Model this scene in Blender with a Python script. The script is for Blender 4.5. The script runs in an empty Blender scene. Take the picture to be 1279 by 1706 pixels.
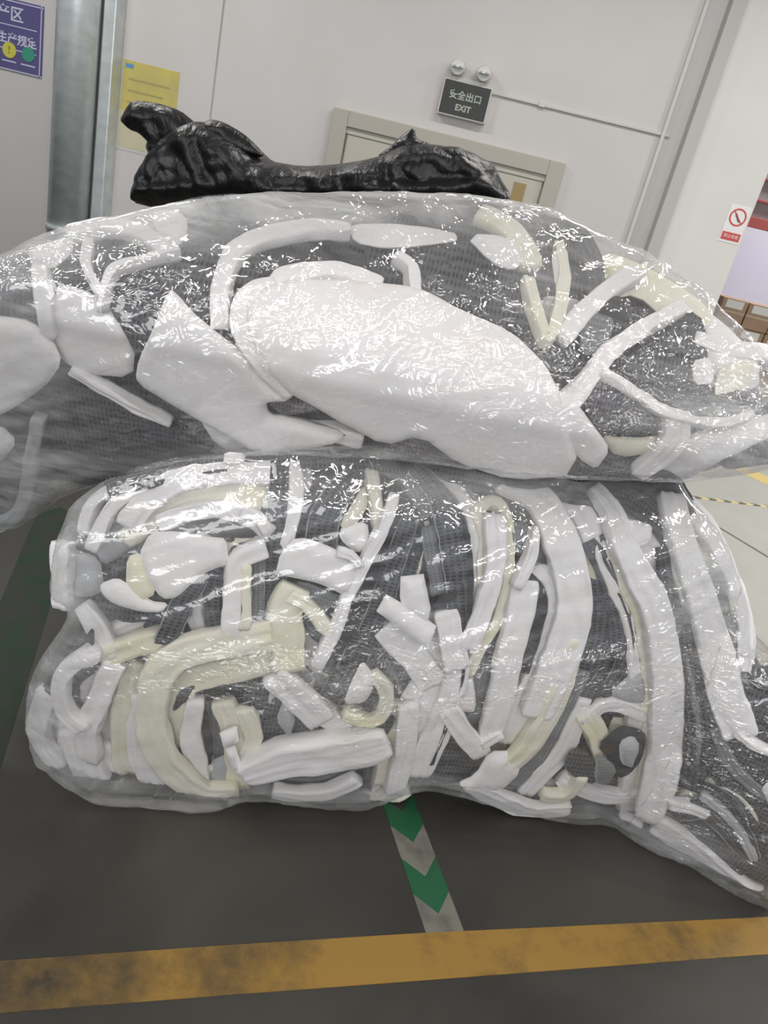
import bpy, bmesh, math, random
from mathutils import Vector, Matrix, noise
from mathutils.geometry import delaunay_2d_cdt
random.seed(7)
C = bpy.context.scene.collection
sc = bpy.context.scene
# ---------------------------------------------------------------- camera
F = 1282.0; CX, CY = 639.5, 853.0
PITCH, ROLL, CAMZ = math.radians(23.2), math.radians(13.8), 1.6
fwd = Vector((0, math.cos(PITCH), -math.sin(PITCH)))
u0 = Vector((0, math.sin(PITCH), math.cos(PITCH))); r0 = Vector((1, 0, 0))
rt = r0*math.cos(ROLL)+u0*math.sin(ROLL); up = -r0*math.sin(ROLL)+u0*math.cos(ROLL)
CAM = Vector((0, 0, CAMZ))
cd = bpy.data.cameras.new('camera'); cam = bpy.data.objects.new('camera', cd); C.objects.link(cam)
cam.matrix_world = Matrix(((rt.x, up.x, -fwd.x, CAM.x), (rt.y, up.y, -fwd.y, CAM.y), (rt.z, up.z, -fwd.z, CAM.z), (0, 0, 0, 1)))
cd.sensor_fit = 'HORIZONTAL'; cd.sensor_width = 36; cd.lens = F/1279*36; cd.clip_start = 0.05
sc.camera = cam
# ---------------------------------------------------------------- light
w = bpy.data.worlds.new('world'); sc.world = w; w.use_nodes = True
bg = w.node_tree.nodes['Background']; bg.inputs[0].default_value = (0.80, 0.88, 1.0, 1); bg.inputs[1].default_value = 0.36
def lamp(x, y, z, sx, sy, e, col=(1, .97, .93), tgt=None):
    l = bpy.data.lights.new('ceiling_or_fill_lamp', 'AREA'); l.shape = 'RECTANGLE'; l.size = sx; l.size_y = sy; l.energy = e; l.color = col
    o = bpy.data.objects.new('ceiling_or_fill_lamp', l); C.objects.link(o); o.location = (x, y, z)
    if tgt: o.rotation_euler = (Vector(tgt)-Vector((x, y, z))).to_track_quat('-Z', 'Y').to_euler()
for y in (-1.6, -.4, .7):
    for x in (-2.6, -.9, .8, 2.5): lamp(x, y, 3.9, .9, .07, 7.5)
for x, y, e in ((-2.9, 4.6, 72), (0.8, 4.8, 42), (4.2, 4.6, 78), (3.6, 1.6, 42)):
    lamp(x, y, 4.2, 1.5, 0.16, e)
lamp(-0.6, -3.4, 2.3, 4.5, 1.6, 66, (1, .985, .97), (0.2, 1.6, .8))  # unseen fill light added behind the camera to brighten the bale fronts
for x in (-1.9, 0.5, 2.4): lamp(x, -2.6, 3.3, 1.2, .14, 21, (1, .99, .97), (x*.3, 1.6, .8))  # extra lamps added out of view so the film catches glints
lamp(5.2, 9.5, 4.2, 2.4, 0.3, 190, (.95, .93, 1))
sc.view_settings.view_transform = 'Standard'; sc.view_settings.look = 'None'
sc.view_settings.exposure = 0.17; sc.view_settings.gamma = 1; sc.view_settings.use_curve_mapping = False

# ---------------------------------------------------------------- materials
def mat(name, col, rough=.8, metal=0, spec=.3, emit=None):
    m = bpy.data.materials.new(name); m.use_nodes = True
    b = m.node_tree.nodes['Principled BSDF']
    b.inputs['Base Color'].default_value = (*col, 1); b.inputs['Roughness'].default_value = rough
    b.inputs['Metallic'].default_value = metal; b.inputs['Specular IOR Level'].default_value = spec
    if emit: b.inputs['Emission Color'].default_value = (*emit[0], 1); b.inputs['Emission Strength'].default_value = emit[1]
    return m
def nd(m, t, **k):
    n = m.node_tree.nodes.new(t)
    for a, v in k.items(): setattr(n, a, v)
    return n
def lk(m, a, b): m.node_tree.links.new(a, b)
def BS(m): return m.node_tree.nodes['Principled BSDF']
def noisy(m, c1, c2, scale, lo=.35, hi=.65, detail=4, coord='Object', bump=0, bscale=None, dist=0, stretch=None):
    tc = nd(m, 'ShaderNodeTexCoord'); src = tc.outputs[coord]
    if stretch:
        mp = nd(m, 'ShaderNodeMapping'); mp.inputs['Scale'].default_value = stretch; lk(m, src, mp.inputs[0]); src = mp.outputs[0]
    n = nd(m, 'ShaderNodeTexNoise'); n.inputs['Scale'].default_value = scale; n.inputs['Detail'].default_value = detail
    n.inputs['Distortion'].default_value = dist
    lk(m, src, n.inputs['Vector'])
    r = nd(m, 'ShaderNodeValToRGB'); r.color_ramp.elements[0].position = lo; r.color_ramp.elements[1].position = hi
    r.color_ramp.elements[0].color = (*c1, 1); r.color_ramp.elements[1].color = (*c2, 1)
    lk(m, n.outputs['Fac'], r.inputs[0]); lk(m, r.outputs[0], BS(m).inputs['Base Color'])
    if bump:
        n2 = nd(m, 'ShaderNodeTexNoise'); n2.inputs['Scale'].default_value = bscale or scale*4; n2.inputs['Detail'].default_value = 6
        lk(m, src, n2.inputs['Vector'])
        bp = nd(m, 'ShaderNodeBump'); bp.inputs['Strength'].default_value = bump; bp.inputs['Distance'].default_value = .01
        lk(m, n2.outputs['Fac'], bp.inputs['Height']); lk(m, bp.outputs[0], BS(m).inputs['Normal'])
    return r
def foam_mat(name, c1, c2, lo=.5, hi=.75):
    m = mat(name, c1, .95, spec=.1)
    noisy(m, c1, c2, 6, lo, hi, 3, bump=.12, bscale=160)
    b = BS(m); b.inputs['Subsurface Weight'].default_value = 0.0
    b.inputs['Sheen Weight'].default_value = .15
    return m
MF = foam_mat('white_foam', (.82, .80, .805), (.79, .76, .73))
MC = foam_mat('yellowed_foam', (.78, .755, .64), (.75, .71, .47))
MGF = foam_mat('grey_backed_foam', (.42, .43, .45), (.34, .35, .37))
def mesh_mat(name, base, hole, scale=85):
    m = mat(name, base, .75, spec=.25)
    uv = nd(m, 'ShaderNodeUVMap')
    mp = nd(m, 'ShaderNodeMapping'); mp.inputs['Scale'].default_value = (1.0, .62, 1); lk(m, uv.outputs[0], mp.inputs[0])
    v = nd(m, 'ShaderNodeTexVoronoi'); v.voronoi_dimensions = '2D'; v.inputs['Scale'].default_value = scale; v.inputs['Randomness'].default_value = .22
    lk(m, mp.outputs[0], v.inputs['Vector'])
    r = nd(m, 'ShaderNodeValToRGB'); r.color_ramp.elements[0].position = .22; r.color_ramp.elements[1].position = .42
    r.color_ramp.elements[0].color = (*hole, 1); r.color_ramp.elements[1].color = (*base, 1)
    lk(m, v.outputs['Distance'], r.inputs[0])
    n = nd(m, 'ShaderNodeTexNoise'); n.inputs['Scale'].default_value = 9; lk(m, uv.outputs[0], n.inputs['Vector'])
    mx = nd(m, 'ShaderNodeMixRGB', blend_type='MULTIPLY'); mx.inputs[0].default_value = .45
    lk(m, r.outputs[0], mx.inputs[1]); lk(m, n.outputs['Fac'], mx.inputs[2]); lk(m, mx.outputs[0], BS(m).inputs['Base Color'])
    bp = nd(m, 'ShaderNodeBump'); bp.inputs['Strength'].default_value = .7; bp.inputs['Distance'].default_value = .004
    lk(m, r.outputs[0], bp.inputs['Height']); lk(m, bp.outputs[0], BS(m).inputs['Normal'])
    return m
MM = mesh_mat('dark_mesh_fabric', (.105, .11, .125), (.022, .023, .028), 105)
MMP = mesh_mat('plum_grey_mesh_fabric', (.15, .135, .155), (.05, .045, .055), 130)
MG = mesh_mat('mid_grey_fabric', (.27, .285, .30), (.17, .18, .19), 150)
MB = mat('black_fabric', (.018, .018, .022), .8); noisy(MB, (.014, .014, .018), (.03, .03, .034), 30, bump=.3)
ME = mat('cut_edge_felt', (.40, .40, .42), .95, spec=.1); noisy(ME, (.42, .42, .44), (.30, .30, .32), 40, bump=.5, bscale=200)

# ---------------------------------------------------------------- pixel <-> place
def ray(px, py):
    return (rt*(px-CX)-up*(py-CY)+fwd*F)/F          # unit depth along the lens axis
def on_y(px, py, y): d = ray(px, py); return CAM+d*(y/d.y)
def on_z(px, py, z=0): d = ray(px, py); return CAM+d*((z-CAMZ)/d.z)
def smooth(a, b, x):
    t = min(1, max(0, (x-a)/(b-a))); return t*t*(3-2*t)
def Y_low(x, z):      # front face of the lower bale
    y = 1.60+.235*min(x, .9)-.35*max(0, x-.9)
    y -= .07*math.sin(math.pi*min(1, max(0, z/1.0)))
    y += 1.6*max(0, -.52-x)**2
    y += .20*smooth(.90, 1.15, z)
    return y
def Y_up(x, z):       # front face and shoulder of the upper bale
    y = 1.56+.12*x
    y += 2.2*max(0, z-1.24)**1.6
    y += .45*max(0, 1.2-z)
    y += .25*max(0, x-.95)
    return min(y, 2.35)
def hit(px, py, Y):
    d = ray(px, py); lo = .5; hi = .5
    def g(s): p = CAM+d*s; return p.y-Y(p.x, p.z)
    while g(hi) < 0 and hi < 6: lo = hi; hi += .05
    for _ in range(22):
        m = (lo+hi)/2
        if g(m) < 0: lo = m
        else: hi = m
    p = CAM+d*hi; e = .01
    yx = (Y(p.x+e, p.z)-Y(p.x-e, p.z))/(2*e); yz = (Y(p.x, p.z+e)-Y(p.x, p.z-e))/(2*e)
    n = Vector((yx, -1, yz)); n.normalize()
    return p, n, hi
def sink(px, py, p, n, depth):     # a point `depth` behind the face, kept inside the wrapping
    d = ray(px, py).normalized(); c = max(.4, -d.dot(n)); return p+d*(depth/c)
def lift(p):
    if p.z < .006: p.z = .006
    return p
# ---------------------------------------------------------------- mesh helpers
def mk(name, verts, faces, m, parent=None, uvs=None, smooth_=True, attrs=None):
    me = bpy.data.meshes.new(name); me.from_pydata([tuple(v) for v in verts], [], faces); me.update()
    if uvs:
        l = me.uv_layers.new(name='UVMap')
        for lp in me.loops: l.data[lp.index].uv = uvs[lp.vertex_index]
    if attrs:
        for k, vals in attrs.items():
            a = me.attributes.new(k, 'FLOAT', 'POINT'); a.data.foreach_set('value', vals)
    for mm in (m if isinstance(m, list) else [m]): me.materials.append(mm)
    if smooth_: me.polygons.foreach_set('use_smooth', [True]*len(me.polygons))
    o = bpy.data.objects.new(name, me); C.objects.link(o)
    if parent: o.parent = parent
    return o
def tag(o, label=None, cat=None, group=None, kind=None):
    if label: o['label'] = label
    if cat: o['category'] = cat
    if group: o['group'] = group
    if kind: o['kind'] = kind
    return o
def empty(name, loc):
    o = bpy.data.objects.new(name, None); C.objects.link(o); o.location = loc; o.empty_display_size = .05
    return o
def reparent(o, root):
    o.parent = root; 
    for v in o.data.vertices: v.co -= root.location
def box(name, a, b, m, parent=None, bevel=0):
    bm = bmesh.new(); bmesh.ops.create_cube(bm, size=1)
    for v in bm.verts: v.co = Vector([(a[i]+b[i])/2+v.co[i]*(b[i]-a[i]) for i in range(3)])
    if bevel: bmesh.ops.bevel(bm, geom=bm.edges[:], offset=bevel, segments=2, affect='EDGES', profile=.5)
    me = bpy.data.meshes.new(name); bm.to_mesh(me); bm.free(); me.materials.append(m)
    o = bpy.data.objects.new(name, me); C.objects.link(o)
    if parent: o.parent = parent
    return o
def spline(pts, step):
    out = []; n = len(pts)
    for i in range(n-1):
        p0 = pts[max(0, i-1)]; p1 = pts[i]; p2 = pts[i+1]; p3 = pts[min(n-1, i+2)]
        L = math.dist(p1[:2], p2[:2]); k = max(2, int(L/step))
        for j in range(k):
            t = j/k
            out.append(tuple(.5*((2*p1[a])+(-p0[a]+p2[a])*t+(2*p0[a]-5*p1[a]+4*p2[a]-p3[a])*t*t+(-p0[a]+3*p1[a]-3*p2[a]+p3[a])*t**3) for a in range(len(p1))))
    out.append(tuple(pts[-1])); return out
SEC = [(-1, -.6), (-1, .55), (-.95, .86), (-.84, 1), (-.66, 1), (-.48, 1), (-.3, 1), (-.1, 1), (.1, 1), (.3, 1), (.48, 1), (.66, 1), (.84, 1), (.95, .86), (1, .55), (1, -.6), (.9, -1), (-.9, -1)][::-1]
def sweep(name, pts, Y, depth, thick, m, parent=None, wscale=1, noff=0, tilt=0, seed=0, taper=True, step=9, rag=.0035):
    """band of cut foam or cloth lying along the bale's face: centre line and width in 3D, rounded oblong section"""
    s = spline(pts, step); P = []; 
    for (x, y, wd) in s:
        p, n, z = hit(x, y, Y); P.append((sink(x, y, p, n, depth), n, wd*z/F*wscale))
    V = []; Fc = []; U = []; K = len(SEC); run = 0; N = len(P)
    for i, (p, n, wd) in enumerate(P):
        t = (P[min(N-1, i+1)][0]-P[max(0, i-1)][0]).normalized()
        b = t.cross(n).normalized(); n2 = b.cross(t).normalized()
        if i: run += (p-P[i-1][0]).length
        tl = tilt*(1+.4*math.sin(i*.15+seed)); b2 = b*math.cos(tl)+n2*math.sin(tl); n3 = n2*math.cos(tl)-b*math.sin(tl)
        e = 1.0
        if taper and (i == 0 or i == N-1): e = .9
        for k in range(K):
            cx, cy = SEC[k]
            f = noise.noise(Vector((run*14+seed*3.1, cx*1.3, cy+seed)))
            g = noise.noise(Vector((run*40+seed*5.7, cx*2, seed)))
            gr = 0
            if cy > .9 and thick > .01 and wd > .05:      # creases where foam layers lie on each other
                r_ = abs(noise.noise(Vector((run*2.2+seed, cx*1.9+seed*2.3, seed))))
                gr = -.006*max(0, 1-r_*7)+.003*noise.noise(Vector((run*9, cx*3, seed+7)))
            hw = wd/2*e*cx+f*.007*abs(cx)+g*rag*cx
            q3 = p+b2*hw+n3*(thick*cy*e+noff*1.0+f*.004+gr)
            V.append(lift(q3)); U.append((run, hw+cy*.01))
    for i in range(N-1):
        for k in range(K):
            a = i*K+k; b = i*K+(k+1) % K
            Fc.append((a, b, b+K, a+K))
    Fc.append(tuple(range(K))[::-1]); Fc.append(tuple((N-1)*K+k for k in range(K)))
    o = mk(name, V, Fc, m, parent, U); return o
def chaikin(p, n=2):
    for _ in range(n):
        q = []
        for i in range(len(p)):
            a, b = p[i], p[(i+1) % len(p)]
            q += [(a[0]*.8+b[0]*.2, a[1]*.8+b[1]*.2), (a[0]*.2+b[0]*.8, a[1]*.2+b[1]*.8)]
        p = q
    return p
def resample(p, st):
    out = []
    for i in range(len(p)):
        a, b = p[i], p[(i+1) % len(p)]; L = math.dist(a, b); k = max(1, int(round(L/st)))
        out += [(a[0]+(b[0]-a[0])*j/k, a[1]+(b[1]-a[1])*j/k) for j in range(k)]
    r = []
    for q in out:
        if not r or math.dist(q, r[-1]) > st*.45: r.append(q)
    if math.dist(r[0], r[-1]) < st*.45: r.pop()
    return r
def inside(x, y, p):
    c = False; j = len(p)-1
    for i in range(len(p)):
        if (p[i][1] > y) != (p[j][1] > y) and x < (p[j][0]-p[i][0])*(y-p[i][1])/(p[j][1]-p[i][1])+p[i][0]: c = not c
        j = i
    return c
def bdist(x, y, p):
    best = 1e9; j = len(p)-1
    for i in range(len(p)):
        ax, ay = p[j]; bx, by = p[i]; dx, dy = bx-ax, by-ay; l = dx*dx+dy*dy or 1e-9
        t = min(1, max(0, ((x-ax)*dx+(y-ay)*dy)/l)); ex, ey = ax+dx*t-x, ay+dy*t-y
        d = ex*ex+ey*ey
        if d < best: best = d
        j = i
    return math.sqrt(best)
def fill(poly, st, sm=1):
    b = resample(chaikin(poly, sm), st*.65); n = len(b); pts = [Vector(q) for q in b]; D = [0.0]*n
    x0, x1 = min(q[0] for q in b), max(q[0] for q in b); y0, y1 = min(q[1] for q in b), max(q[1] for q in b)
    for i in range(n):
        a, c = b[i-1], b[(i+1) % n]; dx, dy = c[0]-a[0], c[1]-a[1]; q = math.hypot(dx, dy) or 1
        for sg in (1, -1):
            x, y = b[i][0]-dy/q*st*.55*sg, b[i][1]+dx/q*st*.55*sg
            if inside(x, y, b) and i % 1 == 0:
                d = bdist(x, y, b)
                if d > st*.45: pts.append(Vector((x, y))); D.append(d)
    y = y0+st*.5; r = 0
    while y < y1:
        x = x0+(st*.5 if r % 2 else 0)
        while x < x1:
            if inside(x, y, b):
                d = bdist(x, y, b)
                if d > st*1.1: pts.append(Vector((x, y))); D.append(d)
            x += st
        y += st*.87; r += 1
    v, e, f, ov, _, _ = delaunay_2d_cdt(pts, [(i, (i+1) % n) for i in range(n)], [], 1, 1e-5)
    if len(v) != len(pts):
        D = [bdist(q.x, q.y, b) if min((q-Vector(c)).length for c in b) > 1e-3 else 0 for q in v]
    ft = []
    for t in f:
        t = tuple(t); a, b_, c = (v[i] for i in t[:3])
        ar = (b_.x-a.x)*(c.y-a.y)-(b_.y-a.y)*(c.x-a.x)
        if abs(ar) > 1e-7: ft.append(t if ar > 0 else (t[0], t[2], t[1]))
    return [tuple(q) for q in v], D, ft, n
def facing(tri, V):
    s = sum((V[b]-V[a]).cross(V[c]-V[a]).dot(CAM-V[a]) for a, b, c in tri)
    return tri if s > 0 else [(a, c, b) for a, b, c in tri]
def pad(name, poly, Y, depth, thick, m, parent=None, edge=14, st=9, wave=.008, seed=0, sm=1, back=None):
    """thick panel of foam or cloth with rounded edges lying along the bale's face"""
    pts, D, tri, n = fill(poly, st, sm); V = []; U = []; M = len(pts); bk = []
    for (x, y), d in zip(pts, D):
        p, nn, z = hit(x, y, Y); t = min(1, d/edge); h = thick*(1-(1-t)**2)**.5
        wv = noise.noise(Vector((p.x*7+seed, p.z*7, seed*1.7)))*wave+abs(noise.noise(Vector((p.x*16+seed*2, p.z*9, 3))))*wave*.5
        U.append((p.x+seed*.1, p.z)); s = sink(x, y, p, nn, depth); V.append(lift(s+nn*(h+wv))); bk.append(lift(s+Vector((0, back, 0)) if back else s-nn*(h-wv)))
    Fc = []
    for a, b, c in facing(tri, V):
        Fc.append((a, b, c)); Fc.append((a+M, c+M, b+M))
    ec = {}
    for a, b, c in [f for f in Fc if f[0] < M]:
        for e in ((a, b), (b, c), (c, a)): ec[e] = 1
    rim = [(a, b) for (a, b) in ec if (b, a) not in ec]
    AV = V+bk; AU = U+U
    if back:                       # the flanks of a deep bundle are folded, not flat
        R = 12; idx = {}
        cen = sum(V, Vector())/M
        for a, _ in rim:
            col = [a]
            for k in range(1, R):
                q = V[a].lerp(bk[a], k/R); out = Vector((q.x-cen.x, 0, q.z-cen.z)).normalized()
                s = noise.noise(Vector((q.x*5+seed, q.y*9, q.z*5)))*.05+.03*(1-abs(noise.noise(Vector((q.x*9, q.y*14, q.z*9+seed)))*3))
                AV.append(lift(q+out*(s-.03))); AU.append((U[a][0]+q.y, U[a][1]+.3*q.y)); col.append(len(AV)-1)
            col.append(a+M); idx[a] = col
        for a, b in rim:
            for k in range(R): Fc.append((idx[b][k], idx[a][k], idx[a][k+1], idx[b][k+1]))
    else:
        for a, b in rim: Fc.append((b, a, a+M, b+M))
    return mk(name, AV, Fc, m, parent, AU)
# ---------------------------------------------------------------- the setting
WY = 7.0
M_wall = mat('painted_wall', (.62, .60, .59), .55, spec=.35); noisy(M_wall, (.63, .61, .60), (.60, .58, .565), 1.2, bump=.08, bscale=60)
M_wallr = mat('painted_wall_warm', (.72, .71, .68), .5, spec=.35); noisy(M_wallr, (.74, .73, .705), (.70, .69, .66), 1.0, bump=.05, bscale=60)
M_frame = mat('door_frame_paint', (.46, .43, .38), .5)
M_door = mat('door_paint', (.52, .50, .43), .45)
M_col = mat('column_paint', (.50, .49, .47), .5)
M_floor = mat('floor_paint', (.1, .1, .09), .5, spec=.3)
rr = noisy(M_floor, (.026, .024, .020), (.070, .067, .058), 1.5, .3, .72, 10, bump=.06, bscale=25, dist=.4)
# right of and past the bale a paler floor colour holds the lamp light
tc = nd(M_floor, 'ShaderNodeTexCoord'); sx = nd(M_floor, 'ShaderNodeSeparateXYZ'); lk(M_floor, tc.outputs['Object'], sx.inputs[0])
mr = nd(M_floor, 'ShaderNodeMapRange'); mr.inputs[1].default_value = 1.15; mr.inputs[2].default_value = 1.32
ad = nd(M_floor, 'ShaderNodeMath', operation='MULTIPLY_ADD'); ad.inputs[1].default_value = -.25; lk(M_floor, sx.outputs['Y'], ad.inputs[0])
# boundary of the painted-in light: x - .0*y, only past the bale (y > 1.9)
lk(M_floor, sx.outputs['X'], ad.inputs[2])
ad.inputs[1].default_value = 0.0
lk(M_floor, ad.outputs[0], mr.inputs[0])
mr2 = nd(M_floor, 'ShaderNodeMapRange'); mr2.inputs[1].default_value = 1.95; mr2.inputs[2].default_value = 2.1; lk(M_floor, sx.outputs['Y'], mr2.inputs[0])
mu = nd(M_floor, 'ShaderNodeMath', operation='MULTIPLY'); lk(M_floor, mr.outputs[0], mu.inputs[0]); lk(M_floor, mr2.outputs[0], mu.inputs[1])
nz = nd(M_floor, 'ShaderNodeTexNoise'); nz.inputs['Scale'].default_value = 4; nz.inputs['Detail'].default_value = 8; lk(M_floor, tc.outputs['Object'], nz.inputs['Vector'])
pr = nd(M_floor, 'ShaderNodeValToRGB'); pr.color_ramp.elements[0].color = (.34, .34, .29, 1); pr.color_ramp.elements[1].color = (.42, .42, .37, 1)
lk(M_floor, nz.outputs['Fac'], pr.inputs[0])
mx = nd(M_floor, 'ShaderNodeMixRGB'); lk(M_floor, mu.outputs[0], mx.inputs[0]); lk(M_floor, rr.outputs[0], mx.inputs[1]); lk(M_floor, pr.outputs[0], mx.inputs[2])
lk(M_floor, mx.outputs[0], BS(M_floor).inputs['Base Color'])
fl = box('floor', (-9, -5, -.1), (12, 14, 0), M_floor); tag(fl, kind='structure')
# the right-hand end of the wall, from the photograph
e1 = on_y(1279, 268, WY-.05); e2 = on_y(1200, 505, WY-.05); XE = (e1.x+e2.x)/2
c0 = on_y(1178, 0, WY); c1 = on_y(1075, 420, WY)
XC0 = on_y(1125, 200, WY).x; XC1 = on_y(1168, 200, WY).x
tag(box('wall_back', (-9, WY, 0), (XC1, WY+.25, 5), M_wall), kind='structure')
tag(box('wall_right', (XC1, WY-.06, 0), (XE, WY+.25, 5), M_wallr), kind='structure')
tag(box('trim_1', (XC1-.10, WY-.14, 0), (XC1, WY, 5), M_col, bevel=.004), kind='structure')
tag(box('trim_2', (XC1-.27, WY-.035, 0), (XC1-.24, WY, 5), M_wall, bevel=.004), kind='structure')
xw = on_y(350, 200, WY).x
tag(box('trim_3', (-9, WY-.03, 0), (xw, WY, 5), M_wall, bevel=.004), kind='structure')
tag(box('ceiling', (-9, -5, 5), (12, 14, 5.1), M_wall), kind='structure')
M_far = mat('far_wall_paint', (.66, .63, .70), .6); noisy(M_far, (.68, .65, .71), (.62, .59, .66), .8)
tag(box('wall_far', (XE-1, 12, 0), (12, 12.2, 5), M_far), kind='structure')
M_red = mat('red_steel', (.42, .10, .09), .5)
M_dark = mat('rack_panel', (.30, .27, .26), .6)
q = on_y(1275, 375, 10)
rk = empty('overhead_rack', (q.x, 10, 0)); tag(rk, 'red steel beam with grey panel above it seen past the wall end', 'rack')
b_ = box('beam', (-.35, -.05, q.z-.06), (3, .05, q.z+.05), M_red, rk, .004)
box('panel', (-.35, .02, q.z+.05), (3, .09, q.z+.75), M_dark, rk, .004)
for zz in (.22, .45): box('rail', (-.35, -.02, q.z+zz), (3, .03, q.z+zz+.025), M_red, rk, .003)
for xx in (-.3, 2.9): box('upright', (xx, .04, 0), (xx+.08, .12, q.z+.75), M_red, rk, .003)

# door in the back wall
def wx(px, py): return on_y(px, py, WY).x
def wz(px, py): return on_y(px, py, WY).z
DL = wx(558, 180); DR = wx(942, 272); DT = (wz(560, 180)+wz(942, 272))/2
dr = empty('door_1', ((DL+DR)/2, WY, 0)); tag(dr, kind='structure')
hw = (DR-DL)/2
for s in (-1, 1):
    box('door_jamb', (min(s*hw, s*(hw-.13)), -.06, 0), (max(s*hw, s*(hw-.13)), 0.0, DT), M_frame, dr, .006)
box('door_head', (-hw+.13, -.06, DT-.12), (hw-.13, 0, DT), M_frame, dr, .006)
box('door_stop', (-hw+.13, -.035, DT-.17), (hw-.13, 0, DT-.12), M_door, dr, .004)
MP = mat('paper', (.75, .72, .5), .5); M_glass = mat('door_glass', (.75, .78, .45), .15)
for s in (-1, 1):
    lf = box('door_leaf', (min(s*.004, s*(hw-.14)), -.025, .01), (max(s*.004, s*(hw-.14)), 0.0, DT-.17), M_door, dr, .006)
    box('vision_pane', (min(s*.30, s*.5), -.030, 1.15), (max(s*.30, s*.5), -.024, 1.75), M_glass, lf, .002)
    hd = box('handle', (min(s*.04, s*.07), -.07, 1.0), (max(s*.04, s*.07), -.025, 1.18), M_col, lf, .004)
hx = wx(862, 322)-dr.location.x; hz = wz(862, 322)
box('notice', (hx-.05, -.032, hz-.07), (hx+.05, -.026, hz+.08), mat('brown_card', (.35, .26, .12), .5), dr)

# lettering
def text(s, size, loc, m, parent, name='lettering', shear=0, bold=.0):
    cu = bpy.data.curves.new(name, 'FONT'); cu.body = s; cu.size = size; cu.extrude = .0008; cu.offset = bold
    cu.align_x = 'CENTER'; cu.align_y = 'CENTER'
    o = bpy.data.objects.new(name, cu); C.objects.link(o)
    dg = bpy.context.evaluated_depsgraph_get(); me = bpy.data.meshes.new_from_object(o.evaluated_get(dg)); bpy.data.objects.remove(o)
    me.materials.clear(); me.materials.append(m)
    o = bpy.data.objects.new(name, me); C.objects.link(o); o.parent = parent; o.location = loc; o.rotation_euler = (math.pi/2, 0, 0)
    return o
def disc(name, r, d, m, parent, loc, seg=32, rx=1):
    bm = bmesh.new(); bmesh.ops.create_cone(bm, cap_ends=True, segments=seg, radius1=r, radius2=r*rx, depth=d)
    me = bpy.data.meshes.new(name); bm.to_mesh(me); bm.free(); me.materials.append(m)
    o = bpy.data.objects.new(name, me); C.objects.link(o); o.parent = parent; o.location = loc; o.rotation_euler = (math.pi/2, 0, 0); return o
def ring(name, r, t, m, parent, loc):
    bm = bmesh.new(); S = 40
    vs = [[bm.verts.new(((r+dr_)*math.cos(2*math.pi*i/S), dz, (r+dr_)*math.sin(2*math.pi*i/S))) for (dr_, dz) in ((-t, 0), (t, 0), (t, -.003), (-t, -.003))] for i in range(S)]
    for i in range(S):
        for k in range(4): bm.faces.new((vs[i][k], vs[i][(k+1) % 4], vs[(i+1) % S][(k+1) % 4], vs[(i+1) % S][k]))
    bmesh.ops.recalc_face_normals(bm, faces=bm.faces)
    me = bpy.data.meshes.new(name); bm.to_mesh(me); bm.free(); me.materials.append(m)
    o = bpy.data.objects.new(name, me); C.objects.link(o); o.parent = parent; o.location = loc; return o
M_white = mat('white_print', (.8, .8, .8), .5)
# exit sign
p = on_y(774, 168, WY-.05)
ex = empty('exit_sign', (p.x, WY, p.z)); tag(ex, 'dark exit sign box with green and white lettering mounted above the door', 'sign')
bw, bh = .185, .118
M_case = mat('sign_case', (.62, .61, .58), .4); M_face = mat('sign_face', (.035, .038, .035), .35)
box('housing', (-bw-.012, -.07, -bh-.012), (bw+.012, 0, bh+.012), M_case, ex, .006)
box('face_panel', (-bw, -.075, -bh), (bw, -.069, bh), M_face, ex, .002)
M_let = mat('sign_lettering', (.42, .46, .40), .5)
text('安全出口', .066, (0, -.076, .022), M_let, ex, bold=.0015)
text('EXIT', .062, (0, -.076, -.062), M_let, ex, bold=.002)
# emergency lamps
p = on_y(781, 132, WY-.05)
el = empty('emergency_light', (p.x, WY, p.z)); tag(el, 'white emergency light with two round lamp heads above the exit sign', 'emergency light')
M_lampw = mat('lamp_plastic', (.62, .61, .58), .35); M_lens = mat('lamp_lens', (.9, .9, .9), .08, metal=.9)
box('battery_case', (-.13, -.06, -.065), (.13, 0, .0), M_lampw, el, .01)
for s in (-1, 1):
    hd = disc('lamp_head', .065, .07, M_lampw, el, (s*.105, -.09, .055), rx=.8)
    ln = disc('lens', .046, .012, M_lens, hd, (0, 0, .038))
    rg = disc('bulb', .016, .02, M_white, hd, (0, 0, .05))
    box('bracket', (s*.105-.015, -.07, -.02), (s*.105+.015, -.03, .03), M_lampw, el, .003)
# conduit from the exit sign to the column
a = on_y(812, 152, WY-.02); b = on_y(1112, 236, WY-.02)
cm = empty('cable_conduit', (a.x, WY, a.z)); tag(cm, 'thin white cable conduit running along the wall right of the exit sign', 'conduit')
box('duct', (0, -.022, -.012), (b.x-a.x, 0, .012), M_wall, cm, .004)
box('junction_clip', (.42, -.03, -.018), (.47, 0, .018), M_case, cm, .003)
# no smoking sign
p = on_y(1224, 374, WY-.06)
ns = empty('no_smoking_sign', (p.x, WY-.06, p.z)); tag(ns, 'white no smoking sticker with red ring on the right wall', 'sign')
box('sticker', (-.085, -.004, -.145), (.085, 0, .145), mat('sticker_white', (.85, .83, .83), .3), ns, .001)
M_sred = mat('sign_red', (.62, .10, .09), .4)
ring('prohibition_ring', .062, .006, M_sred, ns, (0, -.004, .055))
cg = box('cigarette', (-.035, -.007, -.008), (.035, -.004, .008), mat('print_grey', (.12, .12, .13), .5), ns); cg.location = (0, 0, .05); cg.rotation_euler = (0, .9, 0)
sb = box('prohibition_bar', (-.06, -.008, -.004), (.06, -.006, .004), M_sred, ns); sb.location = (0, 0, .055); sb.rotation_euler = (0, -.8+1.57*1.02, 0)
box('caption_band', (-.075, -.007, -.125), (.075, -.004, -.065), M_sred, ns)
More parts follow.
